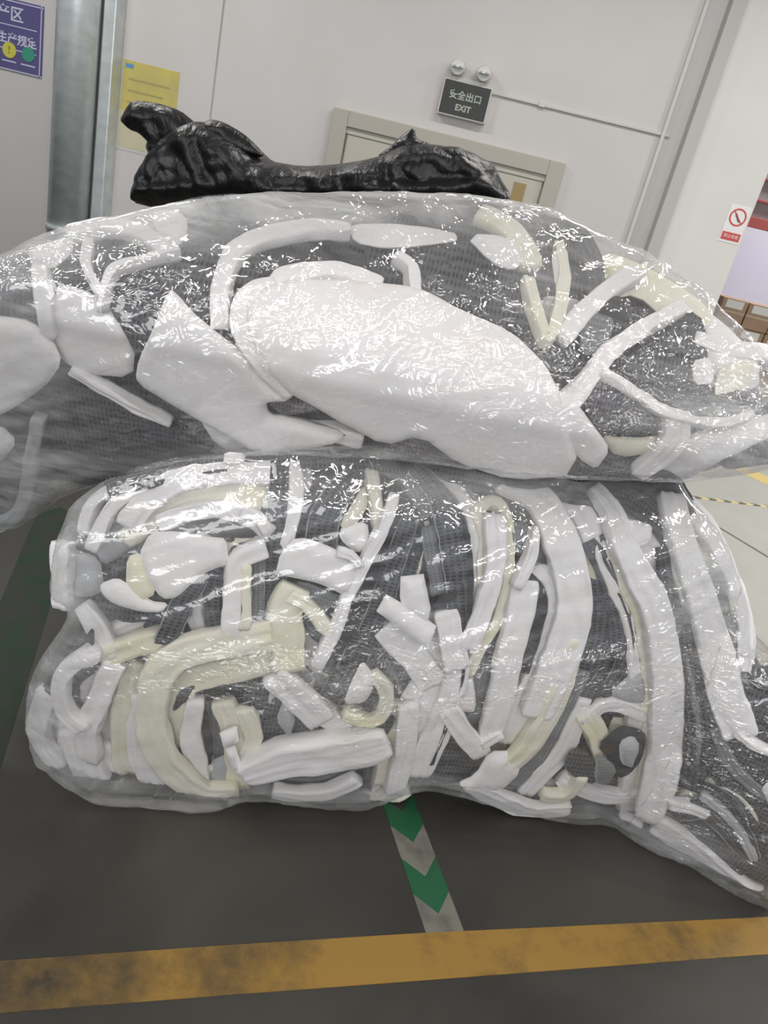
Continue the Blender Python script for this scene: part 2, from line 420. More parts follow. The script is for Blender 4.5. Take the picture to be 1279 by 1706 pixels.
text('禁止吸烟', .030, (0, -.008, -.095), M_white, ns)
# purple safety board
p0 = on_y(70, 130, WY-.03); p1 = on_y(72, 11, WY-.03)
pb = empty('safety_notice_board', (p0.x, WY-.03, p0.z)); tag(pb, 'purple production safety notice board with white lettering left of the pipe', 'sign')
H = p1.z-p0.z; M_pur = mat('board_purple', (.115, .105, .25), .4); M_plil = mat('board_print', (.62, .62, .78), .5)
box('board', (-1.0, -.012, 0), (0, 0, H), M_pur, pb, .003)
for (a, b, c, d) in ((-1, 0, 0, .008), (-1, H-.02, 0, H-.012), (-.022, 0, -.014, H)): box('border_line', (a, -.014, b), (c, -.012, d), M_plil, pb)
text('安全生产区', .115, (-.45, -.0135, H-.11), M_plil, pb, bold=.002)
text('安全生产规定', .083, (-.295, -.0135, H-.285), M_plil, pb, bold=.002)
for z_, l_ in ((H-.19, .5), (H-.36, .62)): box('print_line', (-.05-l_, -.014, z_), (-.05, -.012, z_+.007), M_plil, pb)
disc('yellow_badge', .058, .006, mat('badge_yellow', (.62, .58, .10), .4), pb, (-.275, -.014, .145)); text('!', .08, (-.275, -.018, .145), mat('badge_mark', (.2, .14, .02), .5), pb)
disc('green_badge', .054, .006, mat('badge_green', (.06, .33, .22), .4), pb, (-.115, -.014, .145))
disc('violet_badge', .054, .006, mat('badge_violet', (.10, .10, .34), .4), pb, (-.44, -.014, .145))
for x_ in (-.275, -.115): box('caption_line', (x_-.06, -.014, .06), (x_+.06, -.012, .07), M_plil, pb)
# yellow notice behind a glossy sleeve
p0 = on_y(207, 98, WY-.03); p1 = on_y(300, 122, WY-.03); p2 = on_y(194, 242, WY-.03)
yn = empty('yellow_notice', (p0.x, WY-.03, p2.z)); tag(yn, 'yellow laminated notice with small blue logo taped to wall beside the pipe', 'sign')
W_ = p1.x-p0.x; H_ = p0.z-p2.z
M_yel = mat('notice_yellow', (.58, .50, .15), .3); noisy(M_yel, (.60, .52, .15), (.52, .46, .17), 5)
box('sheet', (0, -.004, 0), (W_, 0, H_), M_yel, yn)
M_slv = mat('clear_sleeve', (.9, .9, .85), .05); BS(M_slv).inputs['Alpha'].default_value = .25
box('sleeve', (-.03, -.009, -.02), (W_+.03, -.006, H_*.42), M_slv, yn)
box('logo', (.02, -.006, H_-.055), (.085, -.004, H_-.025), mat('logo_blue', (.12, .3, .55), .4), yn)
M_yp = mat('notice_print', (.40, .36, .14), .5)
for k in range(5): box('print_line', (.05, -.0055, H_-.14-k*.085), (W_-.07-.05*(k % 2), -.004, H_-.125-k*.085), M_yp, yn)

# galvanised pipe with its flat cover strip
M_pipe = mat('galvanised_steel', (.55, .60, .60), .36, metal=.45); 
noisy(M_pipe, (.56, .60, .60), (.70, .74, .74), 9, .3, .7, 6, bump=.10, bscale=16, stretch=(1, 1, 1.5))
pl = on_y(85, 200, WY-.3); pr_ = on_y(152, 200, WY-.3); R_ = (pr_.x-pl.x)/2
px_ = (pl.x+pr_.x)/2
gp = empty('galvanised_pipe', (px_, WY-.27, 0)); tag(gp, 'thick galvanised steel pipe running vertically up the wall at left', 'pipe')
def tube(name, r, z0, z1, m, parent, loc=(0, 0, 0), S=40):
    V = [(r*math.cos(2*math.pi*i/S), r*math.sin(2*math.pi*i/S), z) for z in (z0, z1) for i in range(S)]
    Fc = [(i, (i+1) % S, S+(i+1) % S, S+i) for i in range(S)]+[tuple(range(S))[::-1], tuple(range(S, 2*S))]
    o = mk(name, V, Fc, m, parent); o.location = loc
    for p_ in o.data.polygons:
        if len(p_.vertices) > 4: p_.use_smooth = False
    return o
tube('pipe_body', R_*.97, 0, 5, M_pipe, gp)
for z_ in (.55, 2.9): tube('pipe_clamp', R_*1.03, z_, z_+.05, M_pipe, gp)
st = box('flat_steel_strip', (R_+.005, .05, 0), (R_+.105, .24, 5), M_pipe, None, .01); st.location = (px_, WY-.27, 0)
tag(st, 'narrow flat galvanised steel duct standing right beside the thick pipe', 'duct')

# cartons in the far bay
M_card = mat('cardboard', (.40, .27, .18), .8); noisy(M_card, (.42, .285, .19), (.36, .24, .16), 5)
M_lab = mat('carton_label', (.74, .74, .70), .6); M_tape = mat('carton_tape', (.50, .42, .32), .4)
b0 = on_y(1202, 507, 9.2); b0.z = max(b0.z, 4*.285+.06)
first = None; wB, hB = .30, .285
for r in range(4):
    for c in range(5):
        if first is None:
            k = empty('cardboard_box', (0, 0, 0)); box('carton', (0, 0, 0), (wB-.012, .4, hB-.006), M_card, k, .006)
            box('paper_label', (.045, -.003, hB-.105), (wB-.06, .001, hB-.02), M_lab, k); box('tape', (.0, -.002, .13), (wB-.012, .0005, .15), M_tape, k)
            first = k
        else:
            k = first.copy(); C.objects.link(k)
            for ch in list(first.children): d = ch.copy(); C.objects.link(d); d.parent = k
        k.location = (b0.x-.0+c*wB+random.uniform(-.004, .004), 9.2+random.uniform(0, .02), b0.z-(r+1)*hB)
        rown = ['top row of stack', 'second row of stack', 'third row of stack', 'bottom row of stack'][r]; coln = ['leftmost', 'second from left', 'third from left', 'fourth from left', 'rightmost'][c]
        tag(k, f'brown cardboard box, {coln} in {rown}', 'box', 'stacked cartons past the wall end')
pt = empty('pallet', (b0.x, 9.2, 0)); tag(pt, 'low wooden pallet under the stacked brown cartons', 'pallet')
zt = b0.z-4*hB-.001
M_wood = mat('pallet_wood', (.4, .3, .18), .8)
for k in range(5): box('deck_board', (-.02, k*.1, zt-.02), (1.55, k*.1+.08, zt), M_wood, pt)
for k in range(3): box('runner', (-.02+k*.72, 0, 0), (.08+k*.72, .48, zt-.02), M_wood, pt)

# markings on the floor
def flat(name, quads, m, z0=.001, sub=1):
    V = []; Fc = []
    for qd in quads:
        n = len(V); k = len(qd)
        V += [Vector((q_.x, q_.y, z0)) for q_ in qd]+[Vector((q_.x, q_.y, 0)) for q_ in qd]
        Fc.append(tuple(range(n, n+k))[::-1])
        for i in range(k): Fc.append((n+i, n+(i+1) % k, n+k+(i+1) % k, n+k+i))
    return mk(name, V, Fc, m, smooth_=False)
M_yl = mat('worn_yellow_paint', (.36, .22, .045), .5)
def wornmat(m, c1, c2, sc_, lo, hi):
    noisy(m, c1, c2, sc_, lo, hi, 10, bump=.2, bscale=60)
def yellow_wear():
    m = M_yl; tc_ = nd(m, 'ShaderNodeTexCoord'); n_ = nd(m, 'ShaderNodeTexNoise'); n_.inputs['Scale'].default_value = 3.2; n_.inputs['Detail'].default_value = 12; n_.inputs['Roughness'].default_value = .68; lk(m, tc_.outputs['Object'], n_.inputs['Vector'])
    s_ = nd(m, 'ShaderNodeSeparateXYZ'); lk(m, tc_.outputs['Object'], s_.inputs[0])
    q_ = nd(m, 'ShaderNodeMapRange'); q_.inputs[1].default_value = .25; q_.inputs[2].default_value = -.3; q_.inputs[3].default_value = 0; q_.inputs[4].default_value = .17; lk(m, s_.outputs['X'], q_.inputs[0])
    a_ = nd(m, 'ShaderNodeMath', operation='ADD'); lk(m, n_.outputs['Fac'], a_.inputs[0]); lk(m, q_.outputs[0], a_.inputs[1])
    c_ = nd(m, 'ShaderNodeValToRGB'); c_.color_ramp.elements[0].position = .52; c_.color_ramp.elements[0].color = (.30, .175, .04, 1); c_.color_ramp.elements[1].position = .78; c_.color_ramp.elements[1].color = (.05, .042, .03, 1)
    e_ = c_.color_ramp.elements.new(.64); e_.color = (.17, .105, .035, 1)
    lk(m, a_.outputs[0], c_.inputs[0]); lk(m, c_.outputs[0], BS(m).inputs['Base Color'])
yellow_wear()
A = on_z(-120, 1620); B = on_z(1500, 1532); Cc = on_z(1500, 1588); Dd = on_z(-120, 1690)
a1, b1 = on_z(380, 1583), on_z(380, 1655)
ln = flat('floor_line', [[on_z(-150, 1612), on_z(380, 1575), on_z(700, 1555), on_z(1240, 1530), on_z(1500, 1516), on_z(1500, 1578), on_z(1250, 1592), on_z(700, 1634), on_z(380, 1658), on_z(-150, 1700)][::-1]], M_yl, .0015)
tag(ln, 'worn yellow painted line across the near floor in front of the bales', 'floor marking')
M_ty = mat('far_yellow_tape', (.62, .48, .16), .5)
tag(flat('floor_line', [[on_z(1215, 778), on_z(1235, 776), on_z(1420, 852), on_z(1400, 866)][::-1]], M_ty, .0015), 'thin yellow floor line far right beyond the bales', 'floor marking')
M_cr = mat('floor_joint', (.16, .15, .13), .9)
tag(flat('floor_joint', [[on_z(1168, 862), on_z(1170, 861), on_z(1420, 1012), on_z(1418, 1014)][::-1]], M_cr, .0012), kind='structure')
M_gt = mat('green_tape', (.03, .17, .075), .5); noisy(M_gt, (.018, .10, .045), (.03, .06, .04), 12, .5, .8, 8)
M_wt = mat('white_tape', (.27, .26, .22), .6); noisy(M_wt, (.17, .165, .14), (.09, .087, .075), 14, .45, .75, 8)
def hazard(P0, P1, wd, n, label, mA, mB, zig=.35):
    """warning tape with zigzag (arrow) blocks"""
    d = (P1-P0); L = d.length; d.normalize(); s = Vector((-d.y, d.x, 0)); k = L/n
    root = empty('hazard_tape', P0); tag(root, label, 'floor tape')
    for i in range(n):
        a = P0+d*(i*k); b = P0+d*((i+1)*k); z = d*(zig*k)
        qd = [a-s*wd/2, a+z, a+s*wd/2, b+s*wd/2, b+z, b-s*wd/2]
        o = flat('green_block' if mA in (M_gt, M_dg) and i % 2 == 0 else ('white_block' if mA in (M_gt, M_dg) else ('yellow_block' if i % 2 == 0 else 'black_block')), [qd], mA if i % 2 == 0 else mB, .0012)
        reparent(o, root)
M_dg = mat('dark_green_tape', (.02, .04, .02), .6); noisy(M_dg, (.012, .035, .016), (.03, .032, .026), 9, .4, .6, 8)  # one very dark green for all blocks of the left tape
P0 = on_z(660, 1325); P1 = on_z(741, 1553)
hazard(P0, P1, .098, 4, 'green and white hazard tape on floor running out from under the bales', M_gt, M_wt, .55)
hazard(on_z(-60, 1290), on_z(95, 860), .16, 9, 'green and white hazard tape on dark floor left of the bales', M_dg, M_dg, .55)
M_yt = mat('yellow_tape', (.62, .52, .22), .5); M_bt = mat('black_tape', (.08, .08, .07), .5)
hazard(on_z(1138, 826), on_z(1420, 862), .045, 24, 'yellow and black striped floor tape far right behind the bales', M_yt, M_bt, .6)
# ---------------------------------------------------------------- the two wrapped bales of offcuts
# tracing sheets: origin and scale of the part of the photograph each outline was measured in
SH = {'A': (0, 740, 2.558), 'B': (400, 740, 2.558), 'C': (780, 740, 2.563), 'D': (0, 980, 2.558), 'E': (400, 980, 2.558),
      'F': (780, 1000, 2.563), 'G': (0, 320, 1.998), 'H': (600, 320, 1.884), 'P': (0, 0, 1)}
NM = {'foam': ('foam_offcut', MF, 'foam offcut', 'foam'), 'cream': ('foam_offcut', MC, 'foam offcut', 'foam'), 'grey': ('grey_foam_offcut', MGF, 'foam offcut', 'foam'),
      'mesh': ('mesh_fabric_offcut', MM, 'fabric offcut', 'fabric'), 'plum': ('mesh_fabric_offcut', MMP, 'fabric offcut', 'fabric'),
      'mid': ('grey_cloth_offcut', MG, 'fabric offcut', 'fabric'), 'black': ('black_cloth_offcut', MB, 'fabric offcut', 'fabric'),
      'lam': ('laminated_mesh_offcut', MM, 'fabric offcut', 'fabric')}
cnt = 0
def nums(s):
    return [tuple(float(a) for a in q.split(',')) for q in s.split()]
def piece(bale, kind, sh, shape, layer, label, wd=None, tilt=None, thick=None, sm=1, thin=False, ext=True, sib=True):
    global cnt; cnt += 1
    ox, oy, k = SH[sh]; Y = Y_low if bale == 'L' else Y_up
    pts = nums(shape)
    nm, m, cat, fam = NM[kind]
    grp = ('foam' if fam == 'foam' else 'fabric')+' offcuts wrapped in the '+('lower' if bale == 'L' else 'upper')+' bale'
    if bale == 'U' and kind == 'mesh' and layer == 0: layer = .7
    dep = (.032 if bale == 'L' else .042)+.030*layer+.0012*((cnt*7) % 9)
    th = thick or (.016 if fam == 'foam' else .006)
    if wd is not None:
        n = len(pts); ws = wd if isinstance(wd, (list, tuple)) else [wd]*n
        if len(ws) != n: ws = [ws[0]+(ws[-1]-ws[0])*i/(n-1) for i in range(n)]
        P3 = [(ox+x/k, oy+y/k, w_/k) for (x, y), w_ in zip(pts, ws)]
        if not thin: P3 = [(x, y, w_*((1.14 if fam == 'foam' else 1.06) if bale == 'L' else 1.0)) for x, y, w_ in P3]
        if ext:
            for i0, i1, pos in ((0, 1, 0), (-1, -2, None)):
                (x, y, w_), (x2, y2, _) = P3[i0], P3[i1]; q = math.dist((x, y), (x2, y2)) or 1; e = min(w_*.3, 16)
                P3[i0] = (x+(x-x2)/q*e, y+(y-y2)/q*e, w_)
        tl = tilt if tilt is not None else random.uniform(-.16, .16)
        if kind == 'lam':
            c = hit(P3[len(P3)//2][0], P3[len(P3)//2][1], Y)[0]
            o = empty(nm, (c.x, c.y, max(c.z, 0)))
            a = sweep('foam_backing', P3, Y, dep+.004, .005, ME, None, 1.0, 0, tl, cnt); reparent(a, o)
            b = sweep('fabric_face', P3, Y, dep-.003, .004, MM, None, .86, 0, tl, cnt, rag=.002); reparent(b, o)
        else:
            o = sweep(nm, P3, Y, dep, th, m, None, 1, 0, tl, cnt)
    else:
        P2 = [(ox+x/k, oy+y/k) for x, y in pts]
        o = pad(nm, P2, Y, dep, th*1.15, m, None, edge=13 if fam == 'foam' else 6, st=9, wave=.008 if fam == 'foam' else .006, seed=cnt*.37, sm=sm)
    tag(o, label, cat, grp)
    if wd is not None and bale == 'L' and sib and kind in ('foam', 'cream', 'lam') and layer >= 0 and min(w_ for _, _, w_ in P3) > 12 and len(P3) > 2:
        sg0 = 1 if cnt % 2 else -1; sides = [(sg0, .8), (-sg0, .7)] if kind != 'lam' and max(w_ for _, _, w_ in P3) > 36 else [(sg0, .7)]
        for si, (sg, am) in enumerate(sides):
            Q = []
            for i, (x, y, w_) in enumerate(P3):
                a = P3[max(0, i-1)]; c = P3[min(len(P3)-1, i+1)]; dx, dy = c[0]-a[0], c[1]-a[1]; q = math.hypot(dx, dy) or 1
                o_ = sg*max(w_*am, 16)
                Q.append((x-dy/q*o_, y+dx/q*o_, max(w_*.85, 22)))
            if any(not inside(x, y, LOW_OUT) or bdist(x, y, LOW_OUT) < w_*.55+4 for x, y, w_ in Q): continue
            kk = ['foam', 'mesh', 'mid', 'cream', 'mesh', 'foam', 'mid'][(cnt*3+si*2) % 7]
            nm2, m2, cat2, fam2 = NM[kk]
            s_ = sweep(nm2, Q, Y, dep+.045+.02*si, .016 if fam2 == 'foam' else .008, m2, None, 1, 0, .25*sg, cnt+si*50)
            what = {'cream': 'yellowish foam', 'foam': 'white foam', 'mid': 'grey cloth', 'mesh': 'dark mesh'}[kk]
            tag(s_, ' '.join((what+(' tucked behind ' if si == 0 else ' deep behind ')+label).split()[:16]), cat2, ('foam' if fam2 == 'foam' else 'fabric')+' offcuts wrapped in the lower bale')
    return o
LOW_OUT = nums('120,835 95,900 82,995 125,1012 60,1105 44,1180 55,1255 100,1300 160,1333 250,1348 350,1348 420,1327 520,1345 620,1345 700,1312 760,1322 850,1350 960,1372 1012,1368 1070,1410 1150,1440 1200,1480 1279,1515 1350,1540 1350,1150 1279,1108 1252,1090 1247,1000 1205,900 1150,835 1120,775 1000,758 600,738 300,765 180,795')
L = lambda *a, **k: piece('L', *a, **k)
U = lambda *a, **k: piece('U', *a, **k)

# ---- lower bale, upper left
L('foam','A','560,320 620,240 700,185 850,135 1000,120 1140,125',1,'broad white foam arch nearest the top left of the lower bale',100)
L('cream','A','560,390 640,310 740,255 850,222 1000,205 1125,215',2,'yellowed foam arch directly under the broad white top left arch',100)
L('foam','A','700,330 820,285 950,275 1060,310 1132,365',1,'curved white foam lip over the dark lens-shaped opening at upper left',72)
L('black','A','770,350 850,325 960,318 1060,345 1115,385 1060,405 900,388',1,'dark lens-shaped cloth under curved white lip at upper left')
L('mesh','A','960,395 1100,395 1115,435 980,480',1,'small grey mesh flap at the right end of the white crumpled block')
L('foam','A','640,375 760,370 900,395 965,400 975,510 900,535 845,570 760,655 690,660 620,560 590,470',0,'crumpled white foam block at left of the lower bale')
L('cream','A','540,480 600,460 645,560 665,640 600,675 535,610',0,'small yellow-veined foam wedge left of the crumpled white block')
L('foam','A','425,595 500,565 560,600 640,670 720,680 690,720 600,715 480,680 430,635',0,'white foam point beneath the yellow-veined wedge at left')
L('foam','A','365,360 385,280 430,220 520,175',2,'thin white foam curve outermost at the top left corner of the lower bale',48)
L('foam','A','400,430 440,330 500,240 580,180',1,'second white foam curve inside the outermost top left one',52)
L('grey','A','560,290 680,225 730,300 650,410 540,470 430,520 400,430 480,350',3,'dull grey-cream foam sheet behind the arches at upper left')
L('foam','A','955,35 1045,42 1042,82 950,88',0,'tiny white foam stub above the top left arch')
L('lam','A','1195,95 1188,250 1182,400 1176,560 1165,745',1,'straight vertical grey mesh strip right of the top left arches',92,tilt=.1)
L('foam','A','1250,90 1262,190 1250,300 1215,425',1,'white foam sliver beside the straight vertical mesh strip',52)
L('foam','A','1110,450 1030,480 1000,560 990,680 985,790',0,'pale upright foam strip with yellow line left of centre',78)
L('cream','A','1045,520 1048,640 1042,770',0,'thin yellowed foam strip hugging the pale upright strip',36)
L('mid','A','1100,500 1105,620 1098,745',1,'smooth mid-grey cloth strip right of the pale upright foam strip',60)
L('lam','A','925,550 905,640 912,740 935,795',1,'curved grey mesh strip left of the pale upright foam strip',78)
L('lam','A','835,590 790,660 750,745 712,825',0,'short slanted dark mesh strip with pale edges at left',96)
L('foam','A','885,570 850,650 830,720 880,800',2,'white foam wedge between the slanted and curved mesh strips',70)
L('mesh','A','375,640 480,680 660,705 655,755 540,765 450,730',1,'dark mesh fold beneath the white point at left')  # a fold of the wrap, built as a dark mesh panel
L('foam','A','268,440 268,560 266,668',1,'upright white foam tab at the far left edge of the lower bale',75)
L('grey','A','300,440 430,480 450,620 380,650 300,640',2,'grey foam patch beside the upright tab at far left')
L('mesh','A','330,330 400,230 480,160 620,130 620,180 520,250 440,350 340,420',3,'dark mesh sheet at the top left corner behind white curves')
L('mesh','A','470,520 560,440 640,400 650,450 560,500 480,580',1,'narrow dark slit of mesh above the yellow-veined wedge')
L('cream','A','1020,250 1120,240 1110,290 1040,280',1,'little yellowed foam curl at the right end of the arches')
# ---- lower bale, top centre
L('lam','B','225,440 262,330 310,230 385,140 480,75',2,'outer grey edged mesh arc at top centre of the lower bale',70)
L('lam','B','345,440 350,350 385,260 440,180 520,105',1,'wide dotted mesh arc at top centre inside the outer arc',[140,140,130,115,80])
L('mid','B','500,90 600,85 690,120 750,190 790,290',1,'smooth grey cloth arch over the cream bits at top centre',[60,90,110,100,80])
L('lam','B','770,125 845,215 885,320 908,450 925,600 930,760',0,'large dotted mesh arch right of centre with pale cut edge',[90,100,115,110,105,80])
L('black','B','850,180 925,300 968,450 978,620 955,810',0,'narrow black strip bordering the large dotted mesh arch',34)
L('foam','B','800,110 890,180 960,270 992,380 1004,500 1006,640',1,'slender white foam arch right of the narrow black strip',62)
L('cream','B','1000,285 1040,255 1090,255 1128,330 1142,450 1130,600 1085,750 1020,860 970,960',1,'yellowed foam loop arching right of the slender white arch',50)
L('foam','B','1078,330 1085,450 1062,600 1015,740 975,840',0,'flat white foam band inside the yellowed loop',84)
L('cream','B','985,290 1022,350 1028,480 1018,640',1,'thin yellowed foam sliver left of the flat white band',40)
L('lam','B','735,290 690,420 650,520 615,640 560,780 500,900',1,'long slanted dotted mesh strip running down the centre',[60,90,105,105,105,110])
L('black','B','690,265 640,400 570,530 490,690 415,890',1,'long slanted black strip left of the central dotted mesh',88)
L('foam','B','650,230 600,370 530,500 460,640 395,800 330,930',0,'long thin white foam edge slanting down the centre',[36,46,48,48,50,56])
L('mesh','B','800,290 765,420 725,520 690,650',2,'dark mesh strip behind the upper right of the central slant',95)
L('mid','B','800,370 822,500 840,620',1,'pale grey cloth strip above the black oval tab',62)
L('cream','B','553,130 572,230 592,350',1,'upright yellowed foam finger at top centre',52)
L('cream','B','490,230 530,165 545,260 505,330 440,370 425,340',1,'small yellowed foam scrap left of the upright finger')
L('foam','B','430,350 540,325 555,420 500,470 420,400',1,'white foam scrap under the grey cloth arch')
L('foam','B','240,385 400,440 480,500 500,560 450,645 330,590 150,550 170,460',0,'square-cut white foam block left of the long white edge')
L('foam','B','425,455 470,470 500,510',-.3,'little white foam curl on the corner of the square-cut block',40)
L('foam','B','682,562 780,550 812,700 800,760 690,700 680,650',-.3,'upright white foam block at centre, upper of the two',thick=.022,sm=0)
L('foam','B','622,640 732,705 836,775 800,872 690,800 580,712',-.6,'tilted white foam block at centre lying under the upright one',thick=.024,sm=0)
L('mesh','B','190,600 320,595 450,650 400,760 300,640 220,650',2,'dark mesh scrap inside the small cream hook')
L('mid','B','250,610 340,640 445,675',1,'grey mesh band passing over the cream hook',[50,70,60])
L('cream','B','205,920 200,780 195,690 220,640',0,'thick yellowed foam hook left of centre',130)
L('cream','B','215,650 290,690 350,760 385,800',0,'thin right leg of the yellowed foam hook',55)
L('black','B','820,690 860,640 930,622 925,655 850,705',-.3,'small black oval tab right of the two white blocks')
L('foam','B','880,740 895,830 920,920',0,'white foam tongue below the black oval tab',95)
L('mid','B','1140,340 1220,325 1235,400 1200,480 1150,430',1,'grey cloth curl right of the yellowed loop')
L('mesh','B','60,80 160,60 260,50 380,60 300,160 250,260 210,420 180,600 60,600',4,'broad dark mesh sheet far back at top centre')
L('mesh','B','560,90 760,80 900,200 900,500 820,800 600,900 500,600 480,300',4,'broad dark mesh sheet far back behind the central slant')
L('foam','B','20,290 70,310 110,365',0,'white foam tip touching the straight vertical mesh strip',50)
# ---- lower bale, upper right
L('foam','C','278,360 268,450 240,530 205,600',0,'pointed white foam spear right of the yellowed loop',[20,46,50,40])
L('foam','C','238,610 218,720 190,830 165,940 130,1100 90,1230',0,'greyish white foam tongue under the pointed spear',[100,108,105,105,100,80])
L('black','C','255,570 300,620 305,720 275,850 240,960',0,'dark curved strip standing for the shaded gap inside the white horseshoe',48)  # black strip laid in for the shade of the gap
L('foam','C','215,570 290,545 345,590 368,680 355,800 315,930 250,1080 190,1230',1,'white foam horseshoe right of the pointed spear',[60,80,95,100,105,120,130,110])
L('foam','C','150,170 280,220 350,310 400,430 440,560 448,680 435,790 400,880 360,980 300,1120',0,'broad pale foam band sweeping down from the top right in one curve',[80,120,135,140,140,140,150,150,150,130],tilt=-.06)
L('cream','C','330,180 400,290 460,420 530,560 562,700 545,880 500,1000',2,'yellowed foam band right of the broad pale one',95)
L('foam','C','390,215 460,280 512,370',1,'short white foam slab with torn end at top right',112)

L('mesh','C','515,420 585,550 640,700 655,860',1,'slim grey mesh strip left of the tall white band',[60,80,95,100])
L('cream','F','455,-501 560,-446 605,-346 640,-216 690,-66 735,74 757,220 765,400 755,600 740,770',1,'yellowed foam edge along the tallest white band at right',[60,100,90,90,80,70,60,56,56,50])
L('foam','F','540,-466 610,-376 655,-246 730,-106 790,24 825,170 842,340 844,500 834,650 812,780 770,900',0,'tallest white foam band, sweeping the full height at right of the lower bale',[60,90,105,115,120,125,130,130,130,125,100],tilt=.06)
L('foam','C','640,320 700,325 780,350 775,420 700,445 640,400',0,'rumpled white foam knob at upper right')
L('mesh','C','600,150 700,130 810,180 810,260 775,340 700,290 640,250',1,'folded grey mesh near the top right corner of the lower bale')
L('foam','C','870,250 890,350 930,480 970,600 1010,720 1055,880 1100,1070 1150,1206',0,'long white foam band just inside the right edge of the lower bale',[110,120,110,110,120,130,135,130],tilt=.05)
L('foam','C','940,270 1010,360 1075,480 1140,620 1180,760 1175,880',1,'outermost white foam band on the right edge of the lower bale',[80,90,70,60,55,50])
L('mid','C','940,480 1040,500 1100,620 1130,740 1060,760 990,620',2,'grey-green cloth between the two right-edge foam bands')
L('mesh','C','830,460 852,600 868,720',1,'upright grey mesh strip right of the tall white band',[60,84,90])
L('cream','C','885,470 905,560 925,660',1,'yellowed foam strip beside the right-edge white band',56)
L('mid','C','850,700 935,700 900,825 850,820',0,'teal-grey cloth square at the right side')
L('mesh','C','0,150 130,130 260,180 340,330 400,470 330,560 200,600 150,300 60,230',3,'smooth dark cloth behind the broad pale foam band')
L('mesh','C','850,820 940,820 1000,921 1000,1050 900,1050 860,921',2,'dark mesh patch low between the right foam bands')
# ---- lower bale, lower left
L('cream','D','1160,195 1060,210 950,230 800,265 700,330 655,440 645,560 685,700 765,800 870,865 985,865',0,'giant cream foam hook curling round the lower left',[110,125,130,130,130,125,120,125,125,115,90])
L('foam','D','610,480 590,620 610,740 680,850 800,905 930,905',1,'second foam arc nested outside the giant hook',90)
L('cream','D','560,340 535,500 530,650 560,780 650,880',2,'third yellowed foam arc nested outside the giant hook',100)
L('foam','D','480,340 410,500 375,620 385,700',1,'straight pale foam band left of the nested arcs',90)
L('foam','D','400,270 300,330 262,430 280,520 345,580',0,'small white foam loop at the lower left',66)
L('foam','D','330,640 370,750 420,840 490,885',1,'rounded foam lobe at the bottom left corner',130)
L('foam','D','450,690 500,800 570,890',2,'foam lobe right of the bottom left corner one',120)
L('foam','D','200,470 170,570 185,660 240,730',1,'hazy foam edge outermost at the lower left',95)
L('foam','D','360,85 410,150 440,220 475,270',1,'white foam neck rising above the small loop',[60,90,80,70])
L('foam','D','280,310 345,245 435,260 425,315 380,335 300,345',0,'flat white foam square above the small loop')
L('cream','D','460,285 560,245 690,215',1,'bright yellow-stained foam bridge at left',96)
L('black','D','355,215 400,160 405,250',0,'tiny black triangle beside the white foam neck')
L('mesh','D','365,190 270,320 210,430 150,570',1,'narrow dark mesh edge along the lower left side',44)
L('mesh','D','725,525 755,430 830,395 860,440 800,480 745,530',1,'dark mesh crescent inside the giant hook')
L('foam','D','830,490 815,600 838,700 865,810',1,'upright white foam tongue inside the giant hook',[70,85,85,50])
L('black','D','868,550 888,650 890,740',1,'thin black slit inside the giant hook',26)
L('mid','D','915,500 925,620 915,700',2,'smooth grey cloth inside the giant hook',80)
L('black','D','785,685 820,760 860,830 900,830',1,'green-black wedge low inside the giant hook',34)
L('cream','D','960,505 990,600 1005,700 1015,830',1,'upright yellowed foam post right of the giant hook',90)
L('foam','D','935,615 1010,588 1018,650 950,672',-.3,'upper of two tiny white foam cubes beside the giant hook',thick=.02,sm=0)
L('foam','D','960,682 1002,670 1028,750 990,772',-.3,'lower of two tiny white foam cubes beside the giant hook',thick=.02,sm=0)
L('cream','D','1050,530 1078,620 1050,700',1,'oval yellowed foam lump right of the tiny cubes',78)
L('grey','D','890,740 985,700 1005,845 900,860',1,'dull grey foam flap at the base of the giant hook')
L('mesh','D','1030,440 1155,395 1135,525 1050,510',1,'dark mesh scrap below the glare at left of centre')
L('mesh','D','300,450 560,330 900,330 1000,600 900,800 700,800 420,700',4,'broad dark mesh sheet far back behind the giant hook')
# ---- lower bale, lower centre
L('mesh','E','90,520 170,445 260,560 355,600 340,650 200,660 75,715',1,'dark mesh panel behind the slanted white block')
L('grey','E','150,560 185,470 240,540 210,640',0,'pale grey foam leaf on the dark mesh panel')
L('foam','E','165,390 240,455 320,535',0,'slanted white foam block at lower centre',[110,120,115])
L('foam','E','340,500 400,560 450,600',1,'white foam wedge right of the slanted block',90)
L('foam','E','45,765 200,715 350,695 480,680 590,650',-.2,'big white foam roll lying across the bottom centre',[110,165,180,170,130],thick=.03)
L('foam','E','160,862 350,870 480,815',0,'flattened foam layer beneath the big white roll',66)
L('foam','E','520,305 572,370 560,445 530,482 438,490 470,400',0,'white foam triangle inside the cream C-shape')
L('cream','E','575,375 625,440 612,515 560,560 455,535',0,'C-shaped cream foam curl at lower centre',52)
L('mesh','E','540,270 600,160 720,330 690,430 640,450 575,370',1,'dark mesh diamond above the cream C-shape')
L('foam','E','640,190 740,290 800,370',1,'white foam strip below the tilted centre block',120)
L('foam','E','878,140 915,260 920,370 880,490 820,640 770,760',0,'long white foam strip bounded by thin black line',[70,85,90,95,110,90])
L('foam','E','700,430 800,300 880,420 850,600 780,760 700,820 650,700 640,560',1,'large pale foam sheet at lower centre')
L('cream','E','645,500 632,650 600,800',1,'yellowed upright foam fold at lower centre',66)
L('foam','E','715,520 700,680 660,840',0,'pale upright foam fold right of the yellowed one',84)
L('cream','E','250,905 400,925 560,905 700,860',1,'yellowish foam strip along the very bottom centre',62)
L('mesh','E','540,615 640,520 665,560 580,690',0,'small dark mesh tip under the C-shape')
